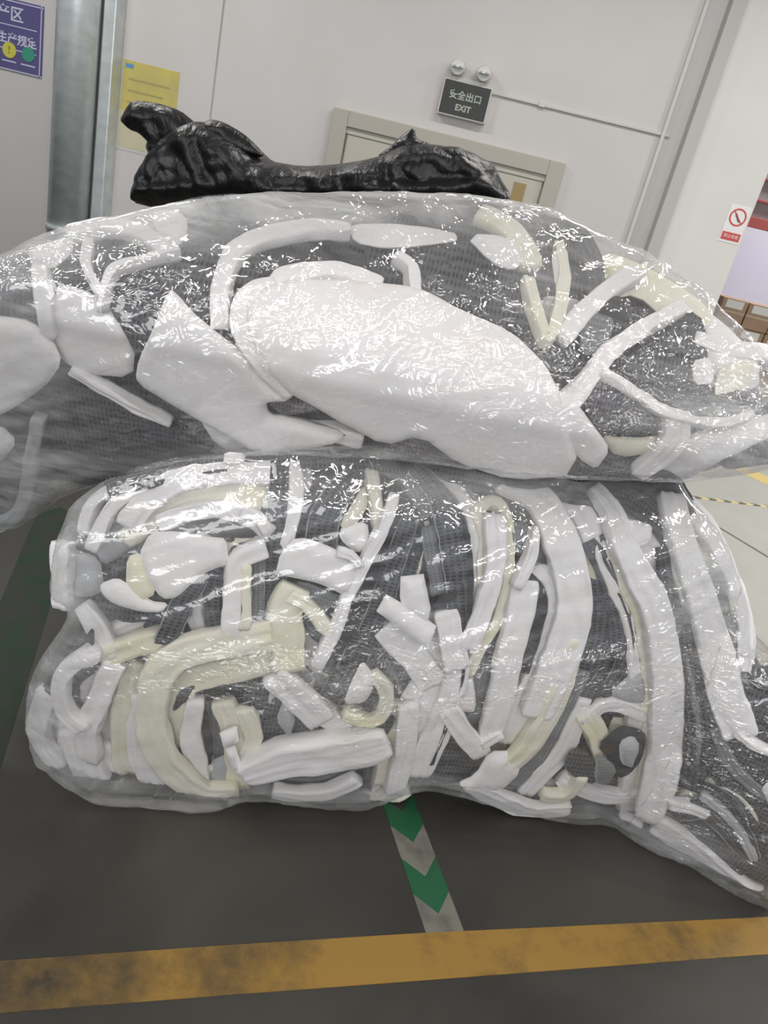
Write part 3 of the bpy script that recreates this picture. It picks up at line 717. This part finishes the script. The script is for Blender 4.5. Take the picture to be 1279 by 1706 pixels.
L('mesh','E','810,775 850,640 900,570 960,650 1045,700 1010,775 880,830',1,'hazy mesh panel at the bottom right of centre')
L('black','E','935,670 1010,678 1048,710 1010,772 950,722',0,'black cloth tab near the bottom right of centre')
L('foam','E','900,530 960,620 1010,680',0,'stubby white foam block above the black tab',80)
L('foam','E','1030,655 1100,615',-.3,'little white foam stick above the wide flap',42)
L('foam','E','770,822 900,832 1000,790 1060,690 1165,690 1200,770 1110,855 960,835',0,'wide white foam flap near the bottom right of centre')
L('black','E','945,-20 955,200 942,400 880,580 815,745',-.2,'thin black line of cloth curving down the centre right',13,thin=True)
L('foam','E','960,400 965,490',1,'small yellowed foam bit right of the thin black line',60)
L('mesh','E','260,180 420,150 600,100 620,200 420,480 250,430',3,'dark mesh behind the glare at centre')
L('lam','E','540,180 480,300 400,440',1,'dotted mesh strip end below the long slant',110)
# ---- lower bale, lower right
L('black','F','290,50 250,180 190,330 150,470',0,'teal-black strip standing for the shaded gap between two pale bands at right',38)  # gap shade between the bands, put in as a black strip
L('cream','F','450,180 395,350 325,500 250,620 170,700',0,'long yellow-streaked foam band at lower right',[70,95,100,100,90])
L('mid','F','480,320 410,450 350,570 285,690 195,775',1,'smooth grey cloth band beside the yellow-streaked foam',78)
L('foam','F','485,430 445,540 400,630 330,710 250,800',1,'white foam band right of the smooth grey one',[60,80,90,90,70])
L('lam','F','655,20 690,140 685,260 630,350 585,400',1,'dotted mesh tongue left of the tall white band',[100,115,115,90,50])


L('grey','F','590,400 680,310 745,300 765,430 700,440',1,'pale grey foam scrap under the dotted mesh tongue')
L('foam','F','500,500 560,450 650,440 750,490',1,'hazy white foam loop at lower right',66)
L('cream','F','510,500 560,600 590,700',1,'yellowed foam leg of the hazy loop',90)
L('mesh','F','400,700 440,630 505,640 545,700 545,785 450,755',0,'dotted dark mesh scrap at the bottom right')
L('black','F','548,620 640,533 720,545 760,570 745,680 690,745 640,762 600,680',0,'black folded cloth with grey lining at the bottom right')
L('mid','F','545,640 640,715 590,795 535,775',-.2,'grey cloth roll left of the black folded cloth')
L('grey','F','640,600 700,570 735,620 700,720 650,700',-.2,'round grey lining showing on the black folded cloth')
L('cream','F','330,825 400,830 450,800 475,755',0,'small cream foam hook at the bottom right',52)
L('foam','F','30,790 150,850 260,890 400,885',0,'bottom foam edge right of the centre gap',88)
L('foam','F','420,760 520,810 620,835 730,830',1,'curved foam strip under the grey cloth roll',76)
L('foam','F','370,930 500,950 620,930 720,960',1,'lowest foam edge under the tall white band',66)
L('mesh','F','915,140 930,300 960,450 970,600 945,770',1,'long dark mesh strip right of the tall white band',[90,120,130,130,110])

L('mid','F','1090,90 1120,200 1150,330',1,'grey cloth strip right of the long right-edge foam band',90)
L('foam','F','1160,20 1190,150 1180,280',1,'slim white foam strip at the upper right side',50)
L('mesh','F','1030,540 1180,520 1400,560 1400,1250 1230,1200 1120,1000 1040,800',1,'large dotted mesh sheet covering the right bottom corner')
L('lam','F','900,920 1010,890 1090,950 1190,1080',0,'pointed mesh strip with pale edge at the bottom right corner',[60,120,140,90])
L('mesh','F','910,935 1010,960 1110,1050 1220,1150 1130,1195 1010,1070',0,'lower dotted mesh wedge at the bottom right corner')
L('foam','F','830,970 940,1040 1050,1130 1150,1210 1230,1250',0,'long pale foam tail along the bottom right floor edge',[110,120,110,90,60])
L('foam','F','870,865 960,880 1010,905',-.2,'short white foam twig near the bottom right corner',44)
L('foam','F','1240,780 1400,770 1400,900 1290,890',0,'white foam corner poking in at the right frame edge')
L('mesh','F','1170,270 1400,290 1400,420 1190,360',1,'grey mesh scrap at the right frame edge')
L('lam','F','1020,800 1100,850 1160,940 1200,1050',-.2,'curved edged mesh ribbon on the large dotted sheet',60)
L('mesh','F','400,480 600,380 800,300 900,200 900,860 650,870 420,830',4,'broad dark mesh sheet far back at lower right')
L('cream','F','600,500 700,500 740,640 700,780 600,720',2,'pale foam behind the black folded cloth')

L('grey','F','1005,830 1090,900 1160,980 1215,1090',-.3,'pale ribbon edge slanting over the dotted sheet at bottom right',34,thin=True)
L('mid','F','1060,560 1110,680 1190,770 1300,850',-.2,'grey cloth fold crossing the dotted sheet at the right edge',54,thin=True)
L('foam','F','1150,560 1230,620 1330,660',-.3,'white foam edge crossing the top of the dotted sheet',26,thin=True)
L('mid','F','930,250 960,400 985,560 975,700',-.1,'narrow grey cloth line down the long dark mesh strip',22,thin=True)
# ---- upper bale, left
U('foam','G','-120,400 0,418 100,430 180,490 212,560 150,650 0,748 -120,800',0,'big pale foam sheet at the far left of the upper bale')
U('foam','G','165,400 200,300 320,340 400,420 450,520 445,610 300,600 210,560 180,490',1,'pale foam sheet right of the far left one')
U('foam','G','140,265 150,360 165,460',0,'short upright foam stick at the upper left',50)
U('foam','G','240,140 340,120 430,128 515,170 565,215',0,'curved foam loop top at the upper left shoulder',[50,56,60,64,40])
U('foam','G','590,200 480,232 385,262 352,330 342,390',-.2,'thin foam edge line under the curved loop',28)
U('foam','G','90,195 240,148 245,200 175,258 105,245',0,'foam lump left of the curved loop')
U('mesh','G','240,160 420,140 500,205 380,262 340,330 270,315 170,275',1,'dark mesh patch inside the curved foam loop')
U('foam','G','300,175 288,240 312,300 345,345',0,'thin foam curl crossing the dark mesh patch',32)
U('mesh','G','370,278 560,250 700,170 770,240 710,330 700,430 640,410 580,330 540,370 500,500 460,545 420,480 365,390',0,'large dark mesh piece on the upper left shoulder')
U('foam','G','735,440 735,350 760,250 800,190 900,150 1050,125 1150,135',0,'long pale foam arch along the upper shoulder',[60,64,66,70,76,70,50])
U('foam','G','565,322 600,350 640,400 740,480 830,550 900,620 965,665 970,685 885,690 895,740 960,745 1165,800 1100,835 900,865 800,832 700,775 600,715 450,625 460,560 510,455',-.2,'bright white foam sheet with pointed top left of centre',thick=.02)
U('foam','G','245,590 330,640 420,690 565,762',0,'narrow white foam bar lying over the left mesh',[30,36,36,24])
U('mesh','G','150,640 200,600 280,600 400,700 560,770 700,800 860,870 700,880 500,940 350,985 210,960 170,860',1,'broad dotted mesh sheet hanging at the lower left of the upper bale')
U('black','G','-120,830 0,770 130,665 175,640 190,690 120,820 60,850 -120,900',1,'dark mesh fold at the far left side of the upper bale')
U('foam','G','-120,780 0,778 58,832 0,905 -120,930',0,'pale foam corner at the far left bottom of the upper bale')
U('grey','G','130,760 105,880 95,980 60,1070 -10,1110',0,'pale hooked foam ribbon hanging below the left of the upper bale',46)  # hanging plastic wrap, built here as a grey foam strip
U('mesh','G','-60,860 60,840 110,900 80,1000 20,1080 -60,1080',2,'dark mesh in the hanging left corner')
U('mesh','G','775,240 880,218 905,270 890,305 800,325',0,'small dark mesh patch left of the central white sheet')
U('black','G','895,275 1000,225 1120,212 1210,250 1290,330',-.1,'dark arched band over the central white sheet',44)
U('foam','G','960,660 870,570 810,480 795,390 830,335 900,315',-.5,'rolled white rim down the left of the central sheet',[50,60,64,64,60,50])
U('foam','G','880,400 915,335 935,290 1050,268 1150,272 1255,310',-.4,'rolled white rim along the top of the central sheet',[50,56,60,62,60,50])
U('foam','P','404,512 430,488 480,472 560,468 630,478 700,490 760,520 850,556 905,608 935,660 968,782 850,795 760,765 700,720 640,738 560,690 480,648 428,600 408,555',-.4,'huge white foam sheet at the centre of the upper bale',thick=.024)
U('mid','G','955,330 1140,300 1155,325 1000,372',-.6,'grey pocket showing inside the rolled white rim')
U('plum','G','880,695 960,682 1090,720 945,745',-.2,'small grey mesh tongue under the pointed white sheet')
U('foam','G','950,790 1080,795 1190,815',0,'thin white foam strip under the pointed white sheet',66)
U('mesh','G','560,40 660,15 800,5 900,30 860,80 700,120 640,90 560,70',1,'dark mesh seen through cloudy film on the top left')
U('mesh','G','650,180 760,180 800,330 760,430 680,430',2,'dark mesh behind the long pale arch')
U('mesh','G','770,330 900,210 1290,180 1290,600 900,600',3,'broad dark mesh sheet far back behind the central white sheet')
U('foam','G','500,75 560,65 620,85 625,130 600,180 540,170',1,'pale foam corner on the top left shoulder')
U('foam','G','640,720 720,780 860,830 1000,880 900,880 720,850',1,'pale foam hem under the pointed white sheet')
# ---- upper bale, right
U('foam','H','-40,100 150,108 340,148 200,170 80,172 -20,150',0,'pale foam lens on the shoulder above the central sheet')
U('foam','H','330,140 460,150 520,210 480,250 400,215',0,'pale foam lens right of the shoulder one')
U('mesh','H','165,190 330,148 400,205 470,215 545,295 555,400 575,495 440,415 300,350 180,330 125,260',0,'large dotted dark mesh panel right of centre in the upper bale')
U('foam','H','115,215 158,245 165,330',-.3,'short foam curl at the left end of the dotted panel',42)
U('mesh','H','0,165 120,175 170,230 110,300 40,250',0,'dark mesh left of the dotted panel')
U('cream','H','390,80 470,125 525,215',0,'hazy yellowed foam strip on the right shoulder',80)
U('mesh','H','600,110 670,125 722,205 738,310',-.2,'dark mesh arch on the right shoulder',[60,78,78,60])
U('cream','H','525,290 548,380 585,470 615,390 635,280 620,180',0,'cream foam U-shaped loop at right',[40,42,44,44,42,36])
U('foam','H','597,187 650,180 662,290 612,305',-.2,'small white foam tag inside the cream loop')
U('mesh','H','540,150 620,110 600,300 560,330 530,250',2,'dark mesh behind the cream loop')
U('foam','H','640,450 740,340 850,265',0,'long hazy foam band on the right shoulder',64)
U('cream','P','1000,420 1090,455 1170,505 1190,550 1120,540 1060,490 1010,500 1000,460',1.3,'wide hazy yellowish sheet on the right shoulder behind the black tab')
U('foam','P','1160,510 1205,545 1262,600 1265,650 1200,640 1165,590',1.3,'hazy foam sheet at the far right shoulder under cloudy film')
U('black','H','790,325 848,345 842,392 800,402 738,380',-.3,'black rectangular tab at the right of the upper bale')
U('mid','H','690,380 740,378 802,402 765,505 692,512',-.1,'grey mesh square below the black rectangular tab')
U('mesh','H','565,520 660,420 695,380 705,505 665,600 600,560',0,'dark mesh wedge right of the huge white sheet')
U('mesh','H','650,520 780,480 760,540 680,600',0,'dark mesh strip under the grey mesh square')
U('foam','H','600,720 700,605 780,505 865,440 940,400 1000,368',-.2,'long straight foam band rising to the right',[84,66,58,54,50,48])
U('mesh','H','820,525 950,450 1030,365 1085,405 1095,600 1100,690 1000,680 880,605',0,'large glinting dark mesh patch at right')
U('foam','H','760,572 870,642 960,692 1060,722 1150,722 1215,700',-.3,'thin foam strip curving beneath the glinting mesh',[36,34,32,32,34,30])
U('plum','H','695,655 765,580 870,655 910,750 740,745',0,'plum-grey mesh panel with glints below the thin foam strip')
U('foam','H','1040,530 1092,520 1112,600 1050,605',-.3,'upright white foam tab on the glinting mesh')
U('black','H','1095,645 1190,615 1218,640 1210,692 1110,705',-.4,'navy-black cloth end at far right')
U('cream','H','1150,535 1235,535 1215,615 1165,650 1110,640 1120,570',0,'yellow-tinted foam piece above the navy-black end')
U('foam','H','1060,470 1140,500 1260,510 1340,560',1,'pale foam band at the far right shoulder',60)
U('foam','H','560,680 640,610 745,750 785,805 740,865 680,835',-.1,'white foam kite shape right of the huge white sheet')
U('cream','H','745,765 860,770 960,760 930,810 800,830',1,'yellow-tinted foam under the plum-grey panel')
U('foam','H','990,710 975,790 880,870',0,'white foam fold low at right',[80,90,60])
U('foam','H','890,870 960,785 1100,740 1279,690 1420,660 1420,740 1279,770 1100,855 1010,910',1,'long pale foam wing reaching the right frame edge')
U('black','H','880,870 960,868 1022,912 940,908',0,'small black pointed cloth at the seam at right')
U('mesh','H','1120,850 1279,808 1420,780 1420,840 1279,855 1150,872',0,'dark mesh sliver under the pale wing')
U('mesh','H','1000,805 1082,745 1062,795 1005,835',0,'dark mesh leaf on the pale wing')
U('mesh','H','1180,690 1279,670 1420,650 1420,690 1279,705 1200,712',0,'dark cloth line along the right frame edge')
U('plum','H','65,790 190,748 232,780 192,832 100,832',0,'plum-grey mesh strip below the huge white sheet')
U('mesh','H','0,800 200,830 420,880 640,870 850,830 900,880 600,930 300,920 0,860',1,'dark mesh line along the seam between the bales')
U('mesh','H','560,300 750,330 1050,380 1150,600 1200,720 900,800 640,620',3,'broad dark mesh sheet far back at right of the upper bale')
U('foam','H','560,330 640,330 700,350 640,420 590,480',2,'pale foam far back inside the cream loop')

L('mesh','P','190,812 300,782 420,768 560,764 700,778 820,798',.8,'dark mesh band squeezed into the left half of the seam between bales',34,tilt=0,sib=False)
L('black','P','640,765 760,785 880,802 1000,800 1120,812',.5,'black cloth band squeezed into the right half of the seam',30,tilt=0,sib=False)
L('mid','P','420,752 560,752 700,760',1,'grey cloth edge at the middle of the seam',26,tilt=0,sib=False)
L('mesh','P','800,800 930,815 1040,830 1100,870',.3,'dark mesh fold under the right half of the seam',46,tilt=0,sib=False)
L('mesh','P','880,745 1000,765 1090,790 1130,850',.6,'dark mesh shoulder at the top right of the lower bale',70,tilt=0,sib=False)
# ---- the unseen packing behind the traced pieces
def packing(name, poly, Y, dep, back, m, label, cat, seed, haze=0):
    o = pad(name, poly, Y, dep, .03, m, None, edge=40, st=16, wave=.05, seed=seed, sm=2, back=back)
    tag(o, label, cat, kind='stuff'); return o
LOW_IN = nums('150,870 110,950 150,1030 90,1120 75,1190 100,1270 170,1310 260,1330 350,1330 430,1310 620,1330 700,1298 860,1335 1000,1345 1060,1370 1160,1420 1230,1470 1340,1490 1340,1200 1240,1100 1225,1000 1180,900 1130,830 1080,775 1000,765 600,745 300,775 200,800')
UP_IN = nums('-60,480 60,430 160,400 300,370 480,345 640,345 800,352 920,375 985,410 1030,470 1100,520 1170,560 1210,620 1330,690 1330,750 1140,785 900,790 700,765 500,750 300,775 160,800 60,790 -60,820')
packing('packed_fabric_scraps', LOW_IN, Y_low, .17, .42, MM, 'tangle of grey mesh scraps filling the inside of the lower bale', 'fabric scraps', 3.3)
packing('packed_fabric_scraps', UP_IN, Y_up, .16, .30, MM, 'tangle of grey mesh scraps filling the inside of the upper bale', 'fabric scraps', 8.1)

# ---- stretch film
def film_mat(name, haze, tint=(.9, .9, .9)):
    m = bpy.data.materials.new(name); m.use_nodes = True; nt = m.node_tree
    for n in list(nt.nodes): nt.nodes.remove(n)
    out = nd(m, 'ShaderNodeOutputMaterial')
    tr = nd(m, 'ShaderNodeBsdfTransparent'); tr.inputs[0].default_value = (.985, .985, .985, 1)
    df = nd(m, 'ShaderNodeBsdfDiffuse'); df.inputs[0].default_value = (*tint, 1)
    tl = nd(m, 'ShaderNodeBsdfTranslucent'); tl.inputs[0].default_value = (*tint, 1)
    dt = nd(m, 'ShaderNodeMixShader'); dt.inputs[0].default_value = .35; lk(m, df.outputs[0], dt.inputs[1]); lk(m, tl.outputs[0], dt.inputs[2])
    ah = nd(m, 'ShaderNodeAttribute'); ah.attribute_name = 'haze'
    ac = nd(m, 'ShaderNodeAttribute'); ac.attribute_name = 'crinkle'
    uv = nd(m, 'ShaderNodeUVMap')
    mp = nd(m, 'ShaderNodeMapping'); mp.inputs['Scale'].default_value = (1, 5, 1); mp.inputs['Rotation'].default_value = (0, 0, -.25); lk(m, uv.outputs[0], mp.inputs[0])
    n = nd(m, 'ShaderNodeTexNoise'); n.inputs['Scale'].default_value = 5; n.inputs['Detail'].default_value = 7; n.inputs['Roughness'].default_value = .62; n.inputs['Distortion'].default_value = .8; lk(m, mp.outputs[0], n.inputs['Vector'])
    mr = nd(m, 'ShaderNodeMapRange'); mr.inputs[1].default_value = .35; mr.inputs[2].default_value = .75; mr.inputs[3].default_value = .55; mr.inputs[4].default_value = 1.55; lk(m, n.outputs['Fac'], mr.inputs[0])
    mu = nd(m, 'ShaderNodeMath', operation='MULTIPLY'); lk(m, ah.outputs['Fac'], mu.inputs[0]); lk(m, mr.outputs[0], mu.inputs[1])
    mu.use_clamp = True
    b1 = nd(m, 'ShaderNodeMixShader'); lk(m, mu.outputs[0], b1.inputs[0]); lk(m, tr.outputs[0], b1.inputs[1]); lk(m, dt.outputs[0], b1.inputs[2])
    # wrinkles
    m2 = nd(m, 'ShaderNodeMapping'); m2.inputs['Scale'].default_value = (1, 1.5, 1); m2.inputs['Rotation'].default_value = (0, 0, .6); lk(m, uv.outputs[0], m2.inputs[0])
    n2 = nd(m, 'ShaderNodeTexNoise'); n2.inputs['Scale'].default_value = 17; n2.inputs['Detail'].default_value = 1.6; n2.inputs['Roughness'].default_value = .5; n2.inputs['Distortion'].default_value = .9; lk(m, m2.outputs[0], n2.inputs['Vector'])
    v2 = nd(m, 'ShaderNodeTexVoronoi'); v2.feature = 'DISTANCE_TO_EDGE'; v2.inputs['Scale'].default_value = 26; lk(m, n2.outputs['Color'], v2.inputs['Vector'])
    v2.inputs['Scale'].default_value = 3
    sm_ = nd(m, 'ShaderNodeMath', operation='ADD'); lk(m, n2.outputs['Fac'], sm_.inputs[0]); lk(m, v2.outputs['Distance'], sm_.inputs[1])
    hm = nd(m, 'ShaderNodeMath', operation='MULTIPLY'); lk(m, sm_.outputs[0], hm.inputs[0]); lk(m, ac.outputs['Fac'], hm.inputs[1])
    bp = nd(m, 'ShaderNodeBump'); bp.inputs['Strength'].default_value = 1; bp.inputs['Distance'].default_value = .038; lk(m, hm.outputs[0], bp.inputs['Height'])
    gl = nd(m, 'ShaderNodeBsdfGlossy'); gl.inputs['Roughness'].default_value = .06; gl.inputs[0].default_value = (1, 1, 1, 1); lk(m, bp.outputs[0], gl.inputs['Normal'])
    lw = nd(m, 'ShaderNodeLayerWeight'); lw.inputs[0].default_value = .3; lk(m, bp.outputs[0], lw.inputs['Normal'])
    fr = nd(m, 'ShaderNodeMapRange'); fr.inputs[3].default_value = .11; fr.inputs[4].default_value = .5; lk(m, lw.outputs['Facing'], fr.inputs[0])
    pw = nd(m, 'ShaderNodeMath', operation='POWER'); pw.inputs[1].default_value = 2.2; lk(m, lw.outputs['Facing'], pw.inputs[0]); lk(m, pw.outputs[0], fr.inputs[0])
    b2 = nd(m, 'ShaderNodeMixShader'); lk(m, fr.outputs[0], b2.inputs[0]); lk(m, b1.outputs[0], b2.inputs[1]); lk(m, gl.outputs[0], b2.inputs[2])
    lk(m, b2.outputs[0], out.inputs[0])
    return m
M_film = film_mat('stretch_film', .1)
def field(blobs, x, y, base, mx_=1):
    v = base
    for (bx, by, sx_, sy_, a) in blobs:
        v += a*math.exp(-((x-bx)/sx_)**2-((y-by)/sy_)**2)
    return max(0, min(mx_, v))
def film(name, outline, Y, off, haze, hb, crk, cb, label, seed, backd=.55, folds=()):
    pts, D, tri, n = fill(outline, 6.5, 2); M = len(pts); V = []; Us = []; Hz = []; Ck = []
    for i, ((x, y), d) in enumerate(zip(pts, D)):
        p, nn, z = hit(x, y, Y)
        t = min(1, d/26); e = (1-(1-t)**2)**.5
        a = noise.noise(Vector((p.x*6+p.z*5, (p.z-p.x*.4)*16, seed)))*.007+(1-abs(noise.noise(Vector((p.x*5+p.z*3, (p.z-p.x*.5)*26, seed+4)))*2))*.006
        ck = field(cb, x, y, crk, 8); a += noise.noise(Vector((p.x*45, p.z*45, seed+9)))*.0022*(1+2.0*ck)+abs(noise.noise(Vector((p.x*24+p.z*8, p.z*60, seed+2))))*.006*ck
        for (ax, ay, bx, by) in folds:
            dx, dy = bx-ax, by-ay; l = dx*dx+dy*dy; tt = ((x-ax)*dx+(y-ay)*dy)/l
            if -.05 < tt < 1.05:
                q_ = abs((x-ax)*dy-(y-ay)*dx)/math.sqrt(l)
                if q_ < 22: a += .013*math.exp(-(q_/8)**2)*max(0, math.sin(math.pi*min(1, max(0, tt))))
        q = p+nn*(off*e-.012*(1-e)+a*e)
        V.append(lift(q)); Us.append((p.x, p.z)); Hz.append(field(hb, x, y, haze)); Ck.append(field(cb, x, y, crk, 8))
    Fc = []
    for a, b, c in facing(tri, V):
        Fc.append((a, b, c))
    # rim wraps round the sides and closes at the back
    ec = set()
    for a, b, c in Fc:
        for e in ((a, b), (b, c), (c, a)): ec.add(e)
    rim = [(a, b) for a, b in ec if (b, a) not in ec]
    nx = dict(rim); start = rim[0][0]; loop = [start]; c = nx[start]
    while c != start and len(loop) < 5000: loop.append(c); c = nx[c]
    cen = sum((V[i] for i in loop), Vector())/len(loop)
    prev = loop
    for k in range(1, 9):
        f = k/8; cur = []
        for i in loop:
            p = V[i]; s = 1-.05*math.sin(f*math.pi/2)-(.25 if k == 8 else 0)
            q = Vector((cen.x+(p.x-cen.x)*s, p.y+backd*f, cen.z+(p.z-cen.z)*s))
            q += Vector((noise.noise(q*9)*.012, 0, noise.noise(q*9+Vector((5, 5, 5)))*.012))
            cur.append(len(V)); V.append(lift(q)); Us.append((p.x+q.y*.5, p.z)); Hz.append(haze); Ck.append(crk)
        L_ = len(loop)
        for j in range(L_):
            Fc.append((prev[j], cur[j], cur[(j+1) % L_], prev[(j+1) % L_])[::-1])
        prev = cur
    cc = len(V); V.append(sum((V[i] for i in prev), Vector())/len(prev)); Us.append((0, 0)); Hz.append(haze); Ck.append(crk)
    for j in range(len(prev)): Fc.append((prev[(j+1) % len(prev)], prev[j], cc))
    o = mk(name, V, Fc, M_film, None, Us, attrs={'haze': Hz, 'crinkle': Ck})
    tag(o, label, 'plastic wrap'); return o
UP_OUT = nums('-80,430 0,425 60,390 150,368 240,350 370,325 480,318 640,320 800,326 930,348 1000,385 1100,430 1180,490 1279,590 1350,660 1350,760 1279,785 1140,805 1100,803 900,797 700,772 500,757 420,762 250,792 150,812 70,845 38,880 0,885 -80,880')
film('stretch_wrap', LOW_OUT, Y_low, .034, .09, [(110, 930, 70, 130, .22), (90, 1180, 70, 160, .25), (1180, 950, 70, 150, .35), (300, 850, 160, 50, .18), (850, 820, 250, 40, .25), (600, 1120, 260, 60, .10), (500, 1330, 500, 30, .18), (1100, 1400, 120, 60, .2)],
     .035, [(420, 1110, 260, 50, .42), (620, 1150, 110, 90, .42), (800, 1120, 140, 50, .32), (1130, 1120, 80, 150, .34), (1200, 1300, 110, 180, .36), (980, 1130, 130, 40, .3), (300, 800, 200, 20, .05), (60, 1300, 60, 60, .2), (560, 1020, 60, 20, .2)],
     'clear stretch film wrapped round the lower bale of offcuts', 1.5,
     folds=((330, 1112, 620, 1072), (350, 1142, 600, 1100), (420, 1180, 660, 1112), (600, 1050, 705, 1200), (645, 1080, 735, 1190), (690, 1120, 722, 1215), (860, 1090, 1100, 1078), (800, 1096, 940, 1085), (180, 800, 420, 770), (1130, 1000, 1200, 1250), (1150, 1200, 1279, 1400)))
film('stretch_wrap', UP_OUT, Y_up, .020, .10, [(600, 350, 420, 45, .55), (200, 390, 200, 50, .42), (40, 600, 90, 200, .30), (1060, 430, 110, 60, .26), (1230, 700, 140, 90, .35), (880, 470, 60, 110, .2), (60, 800, 100, 70, .25), (500, 760, 500, 22, .25)],
     .055, [(560, 540, 200, 80, .08), (820, 650, 140, 120, .28), (1080, 640, 150, 120, .40), (620, 380, 120, 50, .15), (300, 580, 100, 60, .14), (860, 430, 60, 80, .2), (440, 580, 60, 60, .15), (1200, 720, 100, 60, .2)],
     'clear stretch film wrapped round the upper bale of offcuts', 6.5, .5,
     folds=((725, 385, 580, 475), (560, 400, 455, 525), (865, 400, 700, 560), (785, 430, 600, 570), (470, 560, 300, 685), (775, 590, 705, 700), (640, 655, 900, 640), (955, 395, 870, 470), (1015, 560, 900, 700), (1000, 520, 1150, 420), (1180, 620, 1279, 720), (100, 620, 300, 560), (820, 480, 760, 560), (690, 560, 610, 640)))

# ---- black bag lying on top of the upper bale
M_bag = mat('black_polythene', (.009, .009, .010), .36, spec=.4)
tcb = nd(M_bag, 'ShaderNodeTexCoord'); mpb = nd(M_bag, 'ShaderNodeMapping'); mpb.inputs['Scale'].default_value = (1.6, 1, .8); lk(M_bag, tcb.outputs['Object'], mpb.inputs[0])
nb = nd(M_bag, 'ShaderNodeTexNoise'); nb.inputs['Scale'].default_value = 9; nb.inputs['Detail'].default_value = 5; nb.inputs['Distortion'].default_value = 2.5; lk(M_bag, mpb.outputs[0], nb.inputs['Vector'])
bb = nd(M_bag, 'ShaderNodeBump'); bb.inputs['Strength'].default_value = .7; bb.inputs['Distance'].default_value = .014; lk(M_bag, nb.outputs['Fac'], bb.inputs['Height']); lk(M_bag, bb.outputs[0], BS(M_bag).inputs['Normal'])
def bag(name, poly, y0, depth, seed, st=6, edge=34, fold=.02):
    pts, D, tri, n = fill(poly, st, 1); V = []; B = []; M = len(pts)
    for (x, y), d in zip(pts, D):
        p = on_y(x, y, y0); t = min(1, d/edge); h = depth*(1-(1-t)**2)**.5
        ww = noise.noise(p*5)*.5
        f = ((1-abs(noise.noise(Vector((p.x*13+p.z*9+ww, p.z*4, seed)))*2.4))+.6*(1-abs(noise.noise(Vector((p.x*6-p.z*22, p.z*5+ww, seed+3)))*2.4))-1)*fold+noise.noise(p*40)*fold*.15
        V.append(p+Vector((0, -h+f*t, 0))); B.append(p+Vector((0, h+f*t+.004, 0)))
    Fc = []
    for a, b, c in facing(tri, V):
        Fc.append((a, b, c)); Fc.append((a+M, c+M, b+M))
    ec = set()
    for f in Fc:
        if f[0] < M:
            for e in ((f[0], f[1]), (f[1], f[2]), (f[2], f[0])): ec.add(e)
    for (a, b) in ec:
        if (b, a) not in ec: Fc.append((b, a, a+M, b+M))
    return mk(name, V+B, Fc, M_bag)
g = empty('black_plastic_bag', on_y(540, 350, 2.35)); tag(g, 'bulging black plastic bag with crumpled ends on top of the upper bale', 'bag')
for nm_, poly, y0, dp, fo in (
    ('bag_body', '240,350 243,300 262,262 290,228 325,208 345,202 380,215 418,240 448,268 500,277 560,274 610,266 640,258 680,238 720,240 770,248 800,262 825,285 850,325 850,345 700,352 540,345 400,340', 2.34, .20, .035),
    ('gathered_neck', '202,202 213,180 224,167 245,169 268,173 300,184 322,202 334,214 320,240 290,262 262,262 250,240 232,222 215,216', 2.30, .06, .02),
    ('folded_flap', '244,246 250,230 290,225 330,235 330,260 300,300 262,330 240,345 238,322 246,300 241,285 252,262', 2.28, .06, .02),
    ('top_crease', '330,210 350,198 372,203 405,222 430,245 442,262 400,262 350,250', 2.26, .05, .02),
    ('raised_corner', '625,262 655,240 672,222 690,212 694,232 720,240 700,262 650,272', 2.28, .04, .015),
    ('crumpled_end', '640,268 700,245 760,243 775,250 790,255 800,262 822,272 835,300 850,322 850,350 780,350 700,340 650,300', 2.24, .08, .03)):
    o = bag(nm_, nums(poly), y0, dp, len(nm_)*1.3, fold=fo); reparent(o, g)
